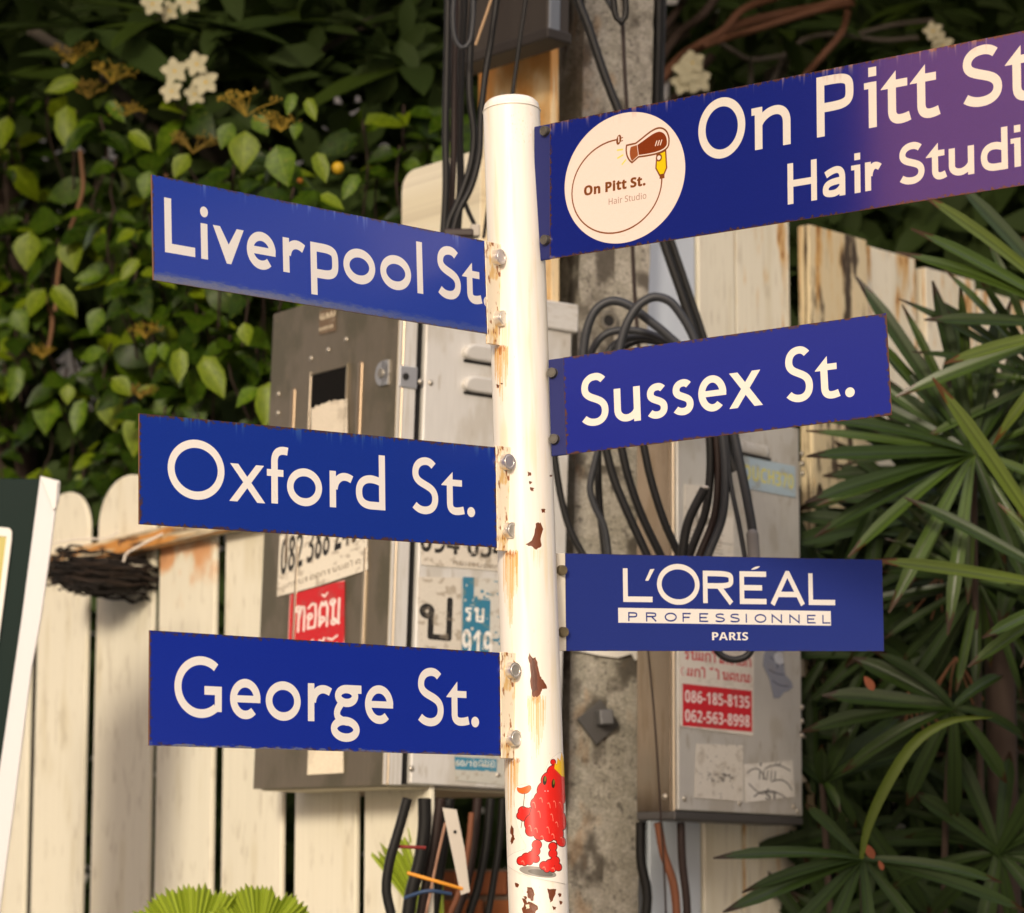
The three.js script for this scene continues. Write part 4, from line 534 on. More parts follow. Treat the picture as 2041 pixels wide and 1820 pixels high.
// ------------------------------------------------------------------ brick pier under the first cabinet
{
  const t = thing('brick_pier', 'orange brick pier behind the loose cables below the first cabinet', 'brick pier');
  const P0 = at(1060, 1700, 5.06); t.position.set(P0.x, 0, P0.z); t.rotation.y = -30 * D2R;
  const W = 0.3, bh = 0.05, H = 1.6; part('mortar', box(W - 0.012, H, 0.2, -W / 2, H / 2, -0.11), std(0.2, 0.15, 0.11, 0.95), t);
  const vars = [std(0.42, 0.14, 0.045, 0.85), std(0.36, 0.12, 0.04, 0.9), std(0.46, 0.17, 0.06, 0.85), std(0.3, 0.1, 0.04, 0.9)], bg = rbox(0.092, bh - 0.009, 0.2, 0.004), hg = rbox(0.042, bh - 0.009, 0.2, 0.004);
  for (let r = 0; r * bh < H - 0.02; r++) { const off = r % 2; for (let c = 0; c < (off ? 4 : 3); c++) { const half = off && (c === 0 || c === 3), x = off ? [-0.024, -0.1, -0.2, -0.276][c] : -0.05 - c * 0.1; const b = part('brick', half ? hg : bg, vars[(rnd() * 4) | 0], t); b.position.set(x, r * bh + bh / 2, -0.1 + rr(0, 0.004)); b.rotation.z = rr(-0.008, 0.008); } }
}

// ------------------------------------------------------------------ houses behind the garden and unseen ones added for the blade to mirror
{
  const t = thing('house', 'grey rendered house wall seen through the branches above the board fence', 'house');
  const a = at(1330, 60, 9.2); t.position.set(a.x, 0, a.z); t.rotation.y = -0.12;
  const top = at(1500, 74, 9.2).y; part('wall', box(3.4, top, 0.25, 1.7, top / 2, -0.125), std(0.34, 0.3, 0.24, 0.95), t);
  part('roof', rbox(3.7, 0.05, 0.5, 0.02, 1.7, top + 0.025, -0.15), std(0.16, 0.12, 0.09, 0.9), t);
  const w = part('window', rbox(0.7, 0.9, 0.06, 0.01, 2.4, top - 1.3, 0.0), std(0.3, 0.28, 0.24, 0.7), t); part('pane', box(0.6, 0.8, 0.01, 2.4, top - 1.3, 0.034), std(0.03, 0.03, 0.035, 0.1), w);
}
{
  const t = thing('house', 'pale house wall glimpsed in small gaps through the flowering hedge', 'house');
  const a = at(420, 500, 10.5); t.position.set(a.x, 0, a.z); t.rotation.y = 0.15; const top = at(420, -260, 10.5).y;
  part('wall', box(4.6, top, 0.25, -0.3, top / 2, -0.125), std(0.66, 0.64, 0.58, 0.95), t); part('roof', rbox(4.9, 0.12, 0.9, 0.02, -0.3, top + 0.06, -0.1), std(0.2, 0.15, 0.12, 0.9), t);
}
{ // unseen dark house added so part of the largest blade mirrors dark
  const t = thing('house', 'unseen dark house added to be mirrored in the largest blade', 'house');
  const m = std(0.035, 0.03, 0.028, 0.9); t.position.set(-7.2, 0, -1.14);
  part('wall', box(3, 6.4, 9, -1.5, 3.2, -4.5), m, t); part('roof', box(3.4, 0.3, 9.4, -1.5, 6.55, -4.5), m, t);
  for (const z of [-2, -4.5, -7]) { const w = part('window', rbox(0.08, 1.3, 0.9, 0.01, 0.0, 3.6, z), std(0.12, 0.11, 0.1, 0.7), t); part('pane', box(0.02, 1.1, 0.7, 0.04, 3.6, z), std(0.02, 0.02, 0.025, 0.1), w); }
}

{  // unseen ochre house added for the warm sheen mirrored in the blade
  const t = thing('house', 'unseen ochre house added to warm the reflection in the largest blade', 'house');
  t.position.set(-9, 0, -0.1); t.rotation.y = 37 * D2R; part('wall', box(4, 8, 3, 0, 4, -1.5), std(0.8, 0.26, 0.09, 0.9), t); part('roof', box(4.4, 0.3, 3.4, 0, 8.15, -1.5), std(0.2, 0.09, 0.05, 0.9), t);
  for (const x of [-1.1, 1.1]) { const w = part('window', rbox(0.9, 1.2, 0.08, 0.01, x, 2.6, 0.0), std(0.5, 0.4, 0.3, 0.7), t); part('pane', box(0.76, 1.06, 0.02, x, 2.6, 0.045), std(0.03, 0.03, 0.035, 0.1), w); }
}

// ------------------------------------------------------------------ leaves
function leafGeo(len, wid, fold = 0.25, curl = 0.15, n = 5, tip = 0.55) {
  const pos = [], idx = [], uv = [];
  for (let i = 0; i <= n; i++) { const t = i / n, w = wid / 2 * Math.pow(Math.sin(Math.PI * Math.pow(t, tip + 0.25)), 0.75) * (i === 0 || i === n ? 0.04 : 1), z = -curl * len * t * t; for (const s of [-1, 0, 1]) { pos.push(s * w, t * len, z + Math.abs(s) * w * fold); uv.push(s * 0.5 + 0.5, t); } }
  for (let i = 0; i < n; i++) for (const c of [0, 1]) { const a = i * 3 + c, b = a + 3; idx.push(a, a + 1, b, a + 1, b + 1, b); }
  const g = new THREE.BufferGeometry(); g.setAttribute('position', new THREE.Float32BufferAttribute(pos, 3)); g.setAttribute('uv', new THREE.Float32BufferAttribute(uv, 2)); g.setIndex(idx); g.computeVertexNormals(); return g;
}
function leafTex(r, g0, b, vein) { const [c, g] = canvas(128, 256); g.fillStyle = `rgb(${r},${g0},${b})`; g.fillRect(0, 0, 128, 256); g.strokeStyle = vein; g.globalAlpha = 0.55; g.lineWidth = 3; g.beginPath(); g.moveTo(64, 0); g.lineTo(64, 256); g.stroke(); g.globalAlpha = 0.3; g.lineWidth = 1.6; for (let y = 10; y < 256; y += 26) for (const s of [-1, 1]) { g.beginPath(); g.moveTo(64, y + 26); g.quadraticCurveTo(64 + s * 34, y + 14, 64 + s * 62, y - 12); g.stroke(); } perPixel(c, (x, y, p) => { const n = fbm(x * 0.05, y * 0.05 + r, 4) - 0.5; p[0] += n * 40; p[1] += n * 44; p[2] += n * 16; if (fbm(x * 0.1 + g0, y * 0.1, 3) > 0.72) mixTo(p, 120, 108, 40, 0.4); }); return ctex(c); }
const leafMat = (r, g, b, vein, rough = 0.42) => new THREE.MeshPhysicalMaterial({ map: leafTex(r, g, b, vein), roughness: rough, specularIntensity: 0.35, side: THREE.DoubleSide });
const HEDGE_M = [leafMat(68, 92, 10, '#84962c'), leafMat(48, 70, 8, '#5e7422'), leafMat(92, 110, 12, '#a0a838'), leafMat(33, 52, 7, '#46601c')];
const green = (r, g, b, rough, spec) => new THREE.MeshPhysicalMaterial({ color: col(r, g, b), roughness: rough, specularIntensity: spec, side: THREE.DoubleSide });
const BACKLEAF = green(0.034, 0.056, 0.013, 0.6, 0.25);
const barkDark = std(0.05, 0.032, 0.022, 0.9), bark = std(0.14, 0.06, 0.028, 0.85), barkGrey = std(0.1, 0.085, 0.065, 0.9);
// depth of the hedge front at a place of the view: it follows the fence
function hedgeD(x) { const k = (x - 1020) / FPX, t = (-0.327 - k * 5.12) / (0.545 + 0.84 * k); return clamp(5.12 + 0.84 * t + 0.3, 5.55, 6.7); }
// a leaf's turn: its length points to `dir`, its upper face roughly to `face`
const qm = new THREE.Matrix4();
function leafQ(dir, face) { const y = dir.clone().normalize(), z = face.clone().addScaledVector(y, -face.dot(y)).normalize(), x = y.clone().cross(z); return new THREE.Quaternion().setFromRotationMatrix(qm.makeBasis(x, y, z)); }
{
  const t = thing('flowering_hedge', 'broad leaved green hedge with yellow flower heads hanging over the cream fence', 'hedge');
  const G = [leafGeo(0.085, 0.058), leafGeo(0.075, 0.052, 0.15, 0.34), leafGeo(0.098, 0.05, 0.34, 0.1, 6, 0.4), leafGeo(0.06, 0.04, 0.5, 0.45), leafGeo(0.082, 0.038, 0.7, 0.3), leafGeo(0.05, 0.03, 0.2, -0.2), leafGeo(0.09, 0.06, 0.1, 0.6, 6, 0.7)];
  for (const g of G) { const p = g.attributes.position, k = rr(-0.3, 0.3), b = rr(-0.2, 0.2); for (let i = 0; i < p.count; i++) { const y = p.getY(i) / 0.09; p.setX(i, p.getX(i) * (1 + 0.1 * Math.sin(y * 9 + k * 9)) + b * 0.02 * y * y); p.setZ(i, p.getZ(i) + k * p.getX(i) * y); } g.computeVertexNormals(); }
  let nLeaf = 0; const rest = [[], [], [], []];
  const put = (p, dir, face, s, gi, mi, solo) => { const q = leafQ(dir, face);
    if (solo && nLeaf < 300) { nLeaf++; const m = part('leaf', G[gi], HEDGE_M[mi], t); m.position.copy(p); m.quaternion.copy(q); m.scale.setScalar(s); } else rest[mi].push(G[gi].clone().applyMatrix4(new THREE.Matrix4().compose(p, q, V(s, s, s)))); };
  const FACE = () => V(rr(-0.75, 0.35), rr(-0.15, 0.8), 1);
  // leaves picked out one by one in the view: x, y of the leaf's middle, length in view units, lean
  const big = [[54, 500, 84, 4], [141, 507, 78, -12], [134, 250, 88, -4], [127, 170, 64, 70], [486, 302, 90, 2], [562, 330, 92, -16], [278, 278, 56, -50], [7, 264, 70, 10], [127, 597, 74, -40], [70, 604, 70, 30], [177, 552, 50, 80], [292, 368, 62, 10], [260, 535, 52, 40], [92, 826, 86, 6], [158, 826, 66, 14], [220, 819, 84, -10], [274, 864, 100, 14], [30, 760, 66, 8], [135, 786, 44, 0], [358, 725, 66, 0], [424, 746, 88, -28], [490, 791, 60, 50], [533, 802, 86, 4], [490, 666, 50, -10], [302, 705, 48, 14], [326, 701, 40, 0], [243, 770, 56, -50], [590, 260, 40, 10], [620, 215, 46, -20], [580, 205, 44, 16], [190, 640, 60, 20], [330, 560, 44, -60], [40, 640, 60, -30], [250, 470, 46, 60], [310, 480, 50, -30], [400, 400, 44, 30], [230, 220, 52, -40], [520, 250, 52, -40], [450, 270, 60, 22], [640, 330, 60, -18], [700, 370, 56, 30], [660, 400, 52, -60], [360, 330, 60, 30]];
  for (const [x, y, l, a] of big) { const d = hedgeD(x) - 0.06 - rnd() * 0.1, len = l * pxSize(d), dir = V(Math.sin(a * D2R) * -1, -Math.cos(a * D2R), 0.15), p = at(x, y, d).addScaledVector(dir.clone().normalize(), -len * 0.5); put(p, dir, V(rr(-0.35, 0.1), rr(0.15, 0.55), 1), len / 0.088, rnd() < 0.5 ? 0 : 2, rnd() < 0.55 ? 2 : 0, true); }
  // shoots: a stem with leaves in whorls
  const stems = [];
  for (let i = 0; i < 260; i++) {
    const x = rr(-90, 930), y = rr(130, 960), gap = fbm(x * 0.006 + 3, y * 0.006 + 8, 3); if (gap < 0.4 && rnd() < 0.85) continue; if (y < 200 && rnd() < 0.55) continue;
    const d = hedgeD(x) + rr(-0.05, 0.5), p = at(x, y, d), n = 4 + ((rnd() * 4) | 0), a0 = rr(0, 6.3);
    stems.push(tube([p.clone().add(V(rr(-0.04, 0.04), -0.16, -0.12)), p.clone().add(V(rr(-0.02, 0.02), -0.07, -0.03)), p.clone().add(V(0, 0.01, 0))], 0.0028, 6, 5));
    for (let k = 0; k < n; k++) { const a = a0 + k * 6.283 / n + rr(-0.3, 0.3), dir = V(Math.cos(a), rr(-0.95, 0.25), Math.sin(a) * 0.6 + 0.25); put(p.clone().addScaledVector(dir, 0.008).add(V(0, -k * 0.006, 0)), dir, FACE().add(V(0, 0.4, 0)), rr(0.55, 1.2), (rnd() * G.length) | 0, rnd() < 0.6 ? (rnd() < 0.5 ? 1 : 3) : (rnd() * 4) | 0, d < hedgeD(x) + 0.22); }
  }
  for (let i = 0; i < 4; i++) if (rest[i].length) tag(part('leaves', mergeGeometries(rest[i]), HEDGE_M[i], t), null, null, null, 'stuff');
  part('twigs', mergeGeometries(stems), barkDark, t).userData.kind = 'stuff';
  for (const pts of [[[110, 620], [120, 520], [150, 430], [165, 380], [160, 300]], [[420, 480], [400, 420], [330, 350]], [[96, 700], [104, 640], [90, 590]]]) part('stem', tube(pts.map(([x, y], i) => at(x, y, hedgeD(x) + 0.02 + 0.02 * i)), 0.005, 20, 6), std(0.2, 0.1, 0.045, 0.8), t);
  // yellow flower heads: forked stalks with small buds
  const yel = std(0.36, 0.24, 0.02, 0.7), yel2 = std(0.26, 0.17, 0.02, 0.75);
  const heads = [[145, 112, 1.2], [222, 152, 1], [176, 182, 0.8], [240, 225, 0.9], [490, 218, 1.25], [385, 292, 1], [560, 248, 0.9], [290, 660, 0.6], [280, 780, 0.5], [85, 700, 0.5]];
  heads.forEach(([x, y, s], hi) => { const o = at(x, y + 14, hedgeD(x) - 0.12), gs = [];
    for (let i = 0; i < 10; i++) { const a = rr(0, 6.28), r = rr(0.014, 0.056) * s, p = o.clone().add(V(Math.cos(a) * r, 0.03 * s - r * 0.25 + rr(0, 0.008), Math.sin(a) * r * 0.8)), m = o.clone().lerp(p, 0.5).add(V(0, 0.004, 0)); gs.push(tube([o, m, p], 0.0011, 4, 4)); for (let k = 0; k < 5; k++) { const e = p.clone().add(V(rr(-0.013, 0.013), rr(-0.003, 0.014), rr(-0.013, 0.013))); gs.push(tube([p, p.clone().lerp(e, 0.5), e], 0.0009, 2, 3)); gs.push(new THREE.SphereGeometry(0.0019 * s, 5, 4).translate(e.x, e.y, e.z)); } }
    part('flower_head', mergeGeometries(gs), hi % 3 === 2 ? yel2 : yel, t); });
  for (const [x, y, r] of [[673, 335, 13], [598, 360, 6]]) { const d = hedgeD(x) - 0.05, p = at(x, y, d), m = part('berry', new THREE.SphereGeometry(r * pxSize(d), 12, 8), std(0.55, r > 12 ? 0.34 : 0.2, 0.01, 0.5), t); m.position.copy(p); }
  t.position.set(0, 0, 0);
}
// ------------------------------------------------------------------ frangipani behind the hedge: long dark leaves, cream flowers
const petalGeo = leafGeo(0.034, 0.024, 0.25, 0.2, 5, 0.9);
const petalM = new THREE.MeshStandardMaterial({ color: col(0.5, 0.47, 0.3), roughness: 0.6, side: THREE.DoubleSide }), centreM = std(0.7, 0.45, 0.02, 0.7);
function flower(t, p, s, tilt) { const f = part('flower', new THREE.SphereGeometry(0.004 * s, 8, 6), centreM, t); f.position.copy(p); const q = leafQ(V(0, 1, 0), V(rr(-0.4, 0.2), tilt, 1)); f.quaternion.copy(q); for (let k = 0; k < 5; k++) { const m = part('petal', petalGeo, petalM, f); m.rotation.z = k * 1.2566 + 0.2; m.rotation.order = 'ZXY'; m.rotation.x = 0.25; m.scale.setScalar(s); } }
const longLeaf = leafGeo(0.3, 0.075, 0.2, 0.2, 7, 0.7), FRM = [green(0.034, 0.056, 0.014, 0.5, 0.25), green(0.04, 0.066, 0.01, 0.5, 0.25)];
function longLeaves(t, x, y, d, n, s, up = 0.1, cap = 300) { const o = at(x, y, d); for (let k = 0; k < n; k++) { const a = k * 6.283 / n + rr(-0.3, 0.3), m = part('leaf', longLeaf, FRM[(rnd() * 2) | 0], t); m.position.copy(o); m.quaternion.copy(leafQ(V(Math.cos(a), up + rr(-0.5, 0.3), Math.sin(a) * 0.7), V(rr(-0.3, 0.3), 1, rr(0.2, 0.9)))); m.scale.setScalar(s * rr(0.7, 1.1)); } }
{
  const t = thing('frangipani_tree', 'dark frangipani behind the hedge with two clusters of cream flowers', 'tree');
  part('trunk', tube([at(520, 1000, 7.6).setY(0), at(520, 900, 7.6), at(500, 500, 7.0), at(430, 260, 6.7)], 0.05, 20, 8), barkGrey, t);
  for (const p of [[[470, 400], [380, 250], [350, 170]], [[440, 280], [560, 150], [700, 60]], [[420, 260], [330, 120], [320, 40]], [[700, 60], [800, 20], [870, -40]], [[350, 300], [200, 150], [60, 60]]]) part('branch', tube(p.map(([x, y], i) => at(x, y, 6.7 - i * 0.1)), 0.014, 12, 6), barkGrey, t);
  for (const [x, y, n] of [[370, 175, 8], [330, 40, 8], [520, 140, 9], [700, 60, 9], [820, 130, 9], [600, 40, 8], [180, 60, 8], [60, 60, 8], [240, 130, 7], [760, 200, 8], [440, 40, 8], [860, 30, 8], [10, 150, 7]]) longLeaves(t, x, y, 6.5 + rr(-0.15, 0.3), n, rr(0.8, 1.1));
  for (const [x, y, s] of [[348, 142, 0.9], [392, 128, 0.85], [410, 164, 0.9], [342, 182, 0.8], [388, 188, 0.75], [304, 8, 0.8], [338, 22, 0.75], [376, 4, 0.85]]) flower(t, at(x, y, 6.12 + rr(-0.03, 0.03)), s, rr(0, 0.3));
}
{ // deep foliage no one could count
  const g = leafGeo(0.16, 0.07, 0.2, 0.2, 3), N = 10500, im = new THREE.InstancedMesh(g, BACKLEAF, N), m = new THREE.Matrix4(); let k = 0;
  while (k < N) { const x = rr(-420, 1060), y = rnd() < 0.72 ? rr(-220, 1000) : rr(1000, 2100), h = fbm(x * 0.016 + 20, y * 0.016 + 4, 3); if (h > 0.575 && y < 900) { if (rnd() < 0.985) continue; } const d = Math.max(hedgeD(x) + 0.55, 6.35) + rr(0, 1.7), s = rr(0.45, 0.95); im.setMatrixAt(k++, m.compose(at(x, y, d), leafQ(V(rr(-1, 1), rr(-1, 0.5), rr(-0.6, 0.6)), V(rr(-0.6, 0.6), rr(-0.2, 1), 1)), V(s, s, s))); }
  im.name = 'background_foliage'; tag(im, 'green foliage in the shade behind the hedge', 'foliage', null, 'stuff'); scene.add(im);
}
{ // tree over the board fence: twisted brown limbs, grey twigs, leaves
  const t = thing('garden_tree', 'tree with twisted reddish brown limbs arching above the hair studio blade', 'tree');
  const limb = (pts, r, m, d = 6.6) => part('branch', tube(pts.map(([x, y], i) => at(x, y, d + 0.03 * Math.sin(i * 2.1))), r * pxSize(d), 28, 7), m, t);
  part('trunk', tube([at(1310, 900, 6.7).setY(0), at(1312, 700, 6.7), at(1310, 400, 6.65), at(1300, 200, 6.6)], 0.03, 20, 8), barkDark, t);
  limb([[1300, 190], [1340, 130], [1400, 90], [1470, 50], [1560, 28], [1650, 10], [1720, -20]], 10, bark); limb([[1310, 180], [1350, 118], [1395, 88], [1440, 62], [1480, 20], [1560, -10]], 8, bark, 6.55); limb([[1400, 92], [1440, 78], [1500, 60], [1580, 35], [1640, 18], [1700, 6]], 7, bark, 6.52);
  limb([[1310, 130], [1350, 70], [1400, 30], [1430, -10]], 9, barkDark, 6.7); limb([[1320, 60], [1350, 20], [1372, -20]], 8, barkDark, 6.75); limb([[1300, 240], [1340, 200], [1420, 110]], 9, barkDark, 6.7);
  limb([[1690, 20], [1680, 60], [1640, 110], [1605, 150]], 7, bark, 6.5);
  for (const p of [[[1420, 78], [1460, 100], [1495, 118], [1560, 112]], [[1495, 118], [1497, 150], [1490, 190]], [[1560, 112], [1600, 80], [1660, 68], [1760, 80], [1830, 75]], [[1560, 112], [1545, 150], [1530, 180]], [[1700, 70], [1780, 50], [1860, 40]]]) limb(p, 5, barkGrey, 6.9);
  for (const [x, y, n, s] of [[1450, 150, 5, 0.55], [1560, 60, 5, 0.6], [1650, 120, 6, 0.6], [1720, 70, 6, 0.6], [1800, 110, 6, 0.6], [1880, 60, 7, 0.7], [1960, 80, 7, 0.7], [2030, 30, 6, 0.7], [1850, 10, 7, 0.7], [1700, -10, 6, 0.6], [1380, 10, 5, 0.5], [1600, 160, 5, 0.6], [1330, 250, 5, 0.5], [1920, 20, 6, 0.6], [2060, 110, 6, 0.7], [1500, 0, 5, 0.55], [1620, 30, 5, 0.5], [1420, 220, 5, 0.5]]) longLeaves(t, x, y, 6.75 + rr(-0.1, 0.5), n, s);
  for (const [x, y, s] of [[1372, 140, 1.1], [1390, 160, 1], [1380, 125, 0.9], [1362, 165, 0.9], [1860, 62, 0.7], [1880, 92, 0.8], [1868, 74, 0.6]]) flower(t, at(x, y, 6.5), s, rr(0, 0.3));
}
// ------------------------------------------------------------------ fan palms
const PALM_M = [green(0.062, 0.105, 0.016, 0.32, 0.6), green(0.03, 0.055, 0.01, 0.36, 0.45), green(0.1, 0.14, 0.018, 0.4, 0.4), green(0.026, 0.046, 0.011, 0.5, 0.25)];
const [pfC, pfG] = canvas(64, 128); pfG.fillStyle = '#fff'; pfG.fillRect(0, 0, 64, 128); perPixel(pfC, (x, y, p) => { const n = 0.72 + 0.28 * vn(x * 0.45, y * 0.01) - (Math.abs(x - 32) < 2 ? 0.25 : 0) + 0.12 * (fbm(x * 0.1, y * 0.06, 3) - 0.5); p[0] = p[1] = p[2] = clamp(n) * 255; if (y < 7 + 9 * vn(x * 0.1, 3)) { p[0] *= 1; p[1] *= 0.55; p[2] *= 0.5; } }); const pfT = ctex(pfC); for (const m of PALM_M) m.map = pfT;
const tipM = std(0.35, 0.22, 0.1, 0.8);
// one finger of a fan: folded strap that widens, then narrows to a blunt tip
function finger(len, wid, droop) { const n = 9, pos = [], idx = [], uv = []; for (let i = 0; i <= n; i++) { const t = i / n, w = wid / 2 * (0.16 + 0.84 * Math.pow(Math.sin(Math.PI * Math.min(1, t * 0.62 + 0.1)), 1.1)) * (t > 0.82 ? 1 - (t - 0.82) / 0.18 * 0.82 : 1), z = -droop * len * t * t; for (const s of [-1, -0.45, 0, 0.45, 1]) { pos.push(s * w, t * len, z + (Math.abs(s) * 0.42 - (Math.abs(s) === 0.45 ? -0.04 : 0)) * w); uv.push(s * 0.5 + 0.5, t); } }
  for (let i = 0; i < n; i++) for (let c = 0; c < 4; c++) { const a = i * 5 + c, b = a + 5; idx.push(a, a + 1, b, a + 1, b + 1, b); } const g = new THREE.BufferGeometry(); g.setAttribute('position', new THREE.Float32BufferAttribute(pos, 3)); g.setAttribute('uv', new THREE.Float32BufferAttribute(uv, 2)); g.setIndex(idx); g.computeVertexNormals(); return g; }
const FG = [finger(0.3, 0.036, 0.12), finger(0.3, 0.032, 0.3), finger(0.3, 0.04, 0.05)];
// a frond from measured finger tips round a measured centre
function frond(t, cx, cy, d, tips, mats, wide = 1, petiole) {
  const o = at(cx, cy, d), f = new THREE.Group(); f.name = 'frond'; f.position.copy(o); t.add(f);
  for (const [x, y, dd, mi] of tips) { const e = at(x, y, d + (dd ?? 0)).sub(o), L = e.length(), g = FG[(rnd() * 3) | 0], m = part('leaflet', g, PALM_M[mi ?? mats[(rnd() * mats.length) | 0]], f); const dr = g === FG[1] ? 0.3 : g === FG[0] ? 0.12 : 0.05; const face = V(rr(-0.25, 0.1), 0.5, 0.9); m.quaternion.copy(leafQ(e.clone().add(V(0, dr * L * 0.5, dr * L * 0.6)), face)); m.scale.set(wide * Math.sqrt(L / 0.3), L / 0.3, wide); }
  if (petiole) part('petiole', tube([V(0, 0, 0), at(petiole[0], petiole[1], d + 0.12).sub(o).multiplyScalar(0.5).add(V(0, 0.03, -0.02)), at(petiole[0], petiole[1], d + 0.15).sub(o)], 0.006, 12, 6), barkDark, f);
  return f;
}
function ring(cx, cy, r0, r1, a0, a1, n, dd = 0.1) { const o = []; for (let i = 0; i < n; i++) { const a = (a0 + (a1 - a0) * i / (n - 1) + rr(-5, 5)) * D2R, r = rr(r0, r1); o.push([cx + Math.cos(a) * r, cy - Math.sin(a) * r, rr(-dd, dd)]); } return o; }
{
  const t = thing('fan_palm', 'fan palm with long green finger leaves spreading behind the Sussex blade', 'palm');
  frond(t, 1940, 903, 4.95, [[1610, 846, -0.1], [1608, 914, -0.15], [1606, 1006, -0.15], [1626, 1076, -0.1], [1700, 1114, -0.1], [1788, 1226, -0.1], [1884, 1262, -0.1], [2006, 1124, 0], [2050, 1180, -0.05], [1700, 556, 0.05, 1], [1858, 560, 0.05, 3], [1748, 690, 0.08, 1], [2090, 960, 0], [2110, 880, 0.1], [2060, 700, 0.1, 1], [1985, 620, 0.1, 3], [1640, 770, 0.1, 1]], [0, 0, 1], 0.72, [1960, 1700]);
  frond(t, 2170, 650, 4.9, [[1786, 526, -0.1], [1814, 464, -0.1], [1826, 404, -0.05, 2], [1900, 360, 0.05, 1], [1842, 640, 0, 1], [1790, 800, 0, 0], [1885, 730, -0.1, 2], [1990, 880, 0]], [0, 0, 2], 0.7, [2100, 1500]);
  frond(t, 2150, 1180, 4.75, [[1738, 1130, -0.1, 2], [1960, 1272, -0.1, 0], [1800, 1000, 0.1, 1], [1850, 760, 0, 2], [2000, 1010, 0, 2], [1930, 1330, -0.05, 0], [2040, 1310, -0.1, 0]], [0, 2], 0.66, [2120, 1700]);
  frond(t, 1938, 905, 5.02, ring(1938, 905, 240, 345, 20, 340, 24, 0.12), [0, 0, 1], 0.5, [1960, 1700]);
  frond(t, 2080, 760, 5.0, ring(2080, 760, 230, 330, 90, 280, 18, 0.1), [1, 0, 0], 0.52, [2060, 1700]);
  frond(t, 1950, 1160, 5.05, ring(1950, 1160, 180, 270, 130, 350, 20, 0.1), [1, 3, 0], 0.52, [1960, 1700]);
  frond(t, 2060, 1010, 5.1, ring(2060, 1010, 190, 330, 60, 300, 12), [1, 3], 1.05, [2050, 1700]);
  part('trunk', tube([at(2000, 1700, 5.25).setY(0), at(2000, 1600, 5.25), at(1990, 1200, 5.2)], 0.028, 12, 8), barkDark, t);
  for (const [x, y, r] of [[1810, 1380, 60], [1905, 1310, 70], [1880, 1140, 60]]) { const o = at(x, y, 5.2); for (let k = 0; k < 7; k++) { const a = rr(-2.4, -0.7), m = part('dry_fibre', tube([o, o.clone().add(V(Math.cos(a) * 0.04, Math.sin(a) * 0.04, 0.01)), o.clone().add(V(Math.cos(a) * 0.09 + rr(-0.01, 0.01), Math.sin(a) * 0.09, 0))], 0.0018, 6, 4), std(0.16, 0.07, 0.03, 0.9), t); void m; } }
}
{
  const t = thing('fan_palm', 'low dark fan palm below the stickered cabinet with one bright arching leaf', 'palm');
  frond(t, 1718, 1712, 4.75, [[1440, 1712, -0.1, 1], [1446, 1822, -0.12], [1560, 1880, -0.1], [1640, 1900, -0.1], [1740, 1910, -0.1], [1850, 1880, -0.05], [1990, 1762, 0, 1], [2040, 1830, 0], [1600, 1600, 0.1], [1500, 1770, -0.1]], [3, 1, 3], 0.75, [1740, 2100]);
  { const f = frond(t, 1716, 1712, 4.7, [], [2]); const pts = [[0, 0], [12, -60], [52, -150], [110, -235], [180, -275], [262, -282]].map(([x, y]) => at(1716 + x, 1712 + y, 4.68).sub(f.position)); const c = new THREE.CatmullRomCurve3(pts), n = 16, pos = [], idx = []; for (let i = 0; i <= n; i++) { const p = c.getPoint(i / n), tn = c.getTangent(i / n), s = V(-tn.y, tn.x, 0).normalize(), w = 0.009 * Math.sin(Math.PI * (0.12 + 0.84 * i / n)); for (const k of [-1, 0, 1]) pos.push(p.x + s.x * w * k, p.y + s.y * w * k, p.z + Math.abs(k) * 0.006); } for (let i = 0; i < n; i++) for (const k of [0, 1]) { const a = i * 3 + k, b = a + 3; idx.push(a, b, a + 1, a + 1, b, b + 1); } const g = new THREE.BufferGeometry(); g.setAttribute('position', new THREE.Float32BufferAttribute(pos, 3)); g.setIndex(idx); g.computeVertexNormals(); part('leaflet', g, PALM_M[2], f, 'bright arching leaf'); }
  frond(t, 1900, 1412, 4.95, [[1640, 1385, 0], [1612, 1452, 0], [1700, 1310, 0.05], [1780, 1290, 0], [1690, 1520, 0], [1800, 1600, 0], [1900, 1640, 0], [2010, 1560, 0], [2050, 1450, 0], [2000, 1330, 0.05]], [3, 1], 1, [1880, 1900]);
  frond(t, 1640, 1560, 5.05, ring(1760, 1540, 90, 145, 20, 250, 11), [3, 3, 1], 1, [1660, 1900]);
  frond(t, 1990, 1700, 5.0, ring(1990, 1700, 150, 260, 0, 340, 13), [3], 1, [1990, 2000]);
  for (const [x, y, s] of [[1742, 1377, 13], [1742, 1712, 13], [1760, 1735, 8]]) { const m = part('dead_leaf', leafGeo(s * 2.6 * pxSize(4.9), s * 1.3 * pxSize(4.9), 0.3, 0.3), std(0.18, 0.045, 0.012, 0.8, 0, { side: THREE.DoubleSide }), t); m.position.copy(at(x, y, 4.72)); m.rotation.z = rr(-1, 1); }
}
{ // the thicket the palms grow from
  const g = FG[0], N = 2000, im = new THREE.InstancedMesh(g, PALM_M[3], N), m = new THREE.Matrix4(); for (let k = 0; k < N; k++) { const low = rnd() < 0.75, x = low ? rr(1615, 2420) : rr(1830, 2200), y = low ? rr(1120, 2600) : rr(900, 1200), d = 5.2 + rr(0, 0.22) + Math.max(0, x - 1700) * 0.0004, s = rr(0.5, 1); im.setMatrixAt(k, m.compose(at(x, y, d), leafQ(V(rr(-1, 1), rr(-0.6, 1), rr(-0.15, 0.15)), V(rr(-0.5, 0.5), 0.3, 1)), V(s, s, s))); }
  im.name = 'palm_thicket'; tag(im, 'shaded tangle of palm leaves hiding the foot of the board fence', 'foliage', null, 'stuff'); scene.add(im);
}
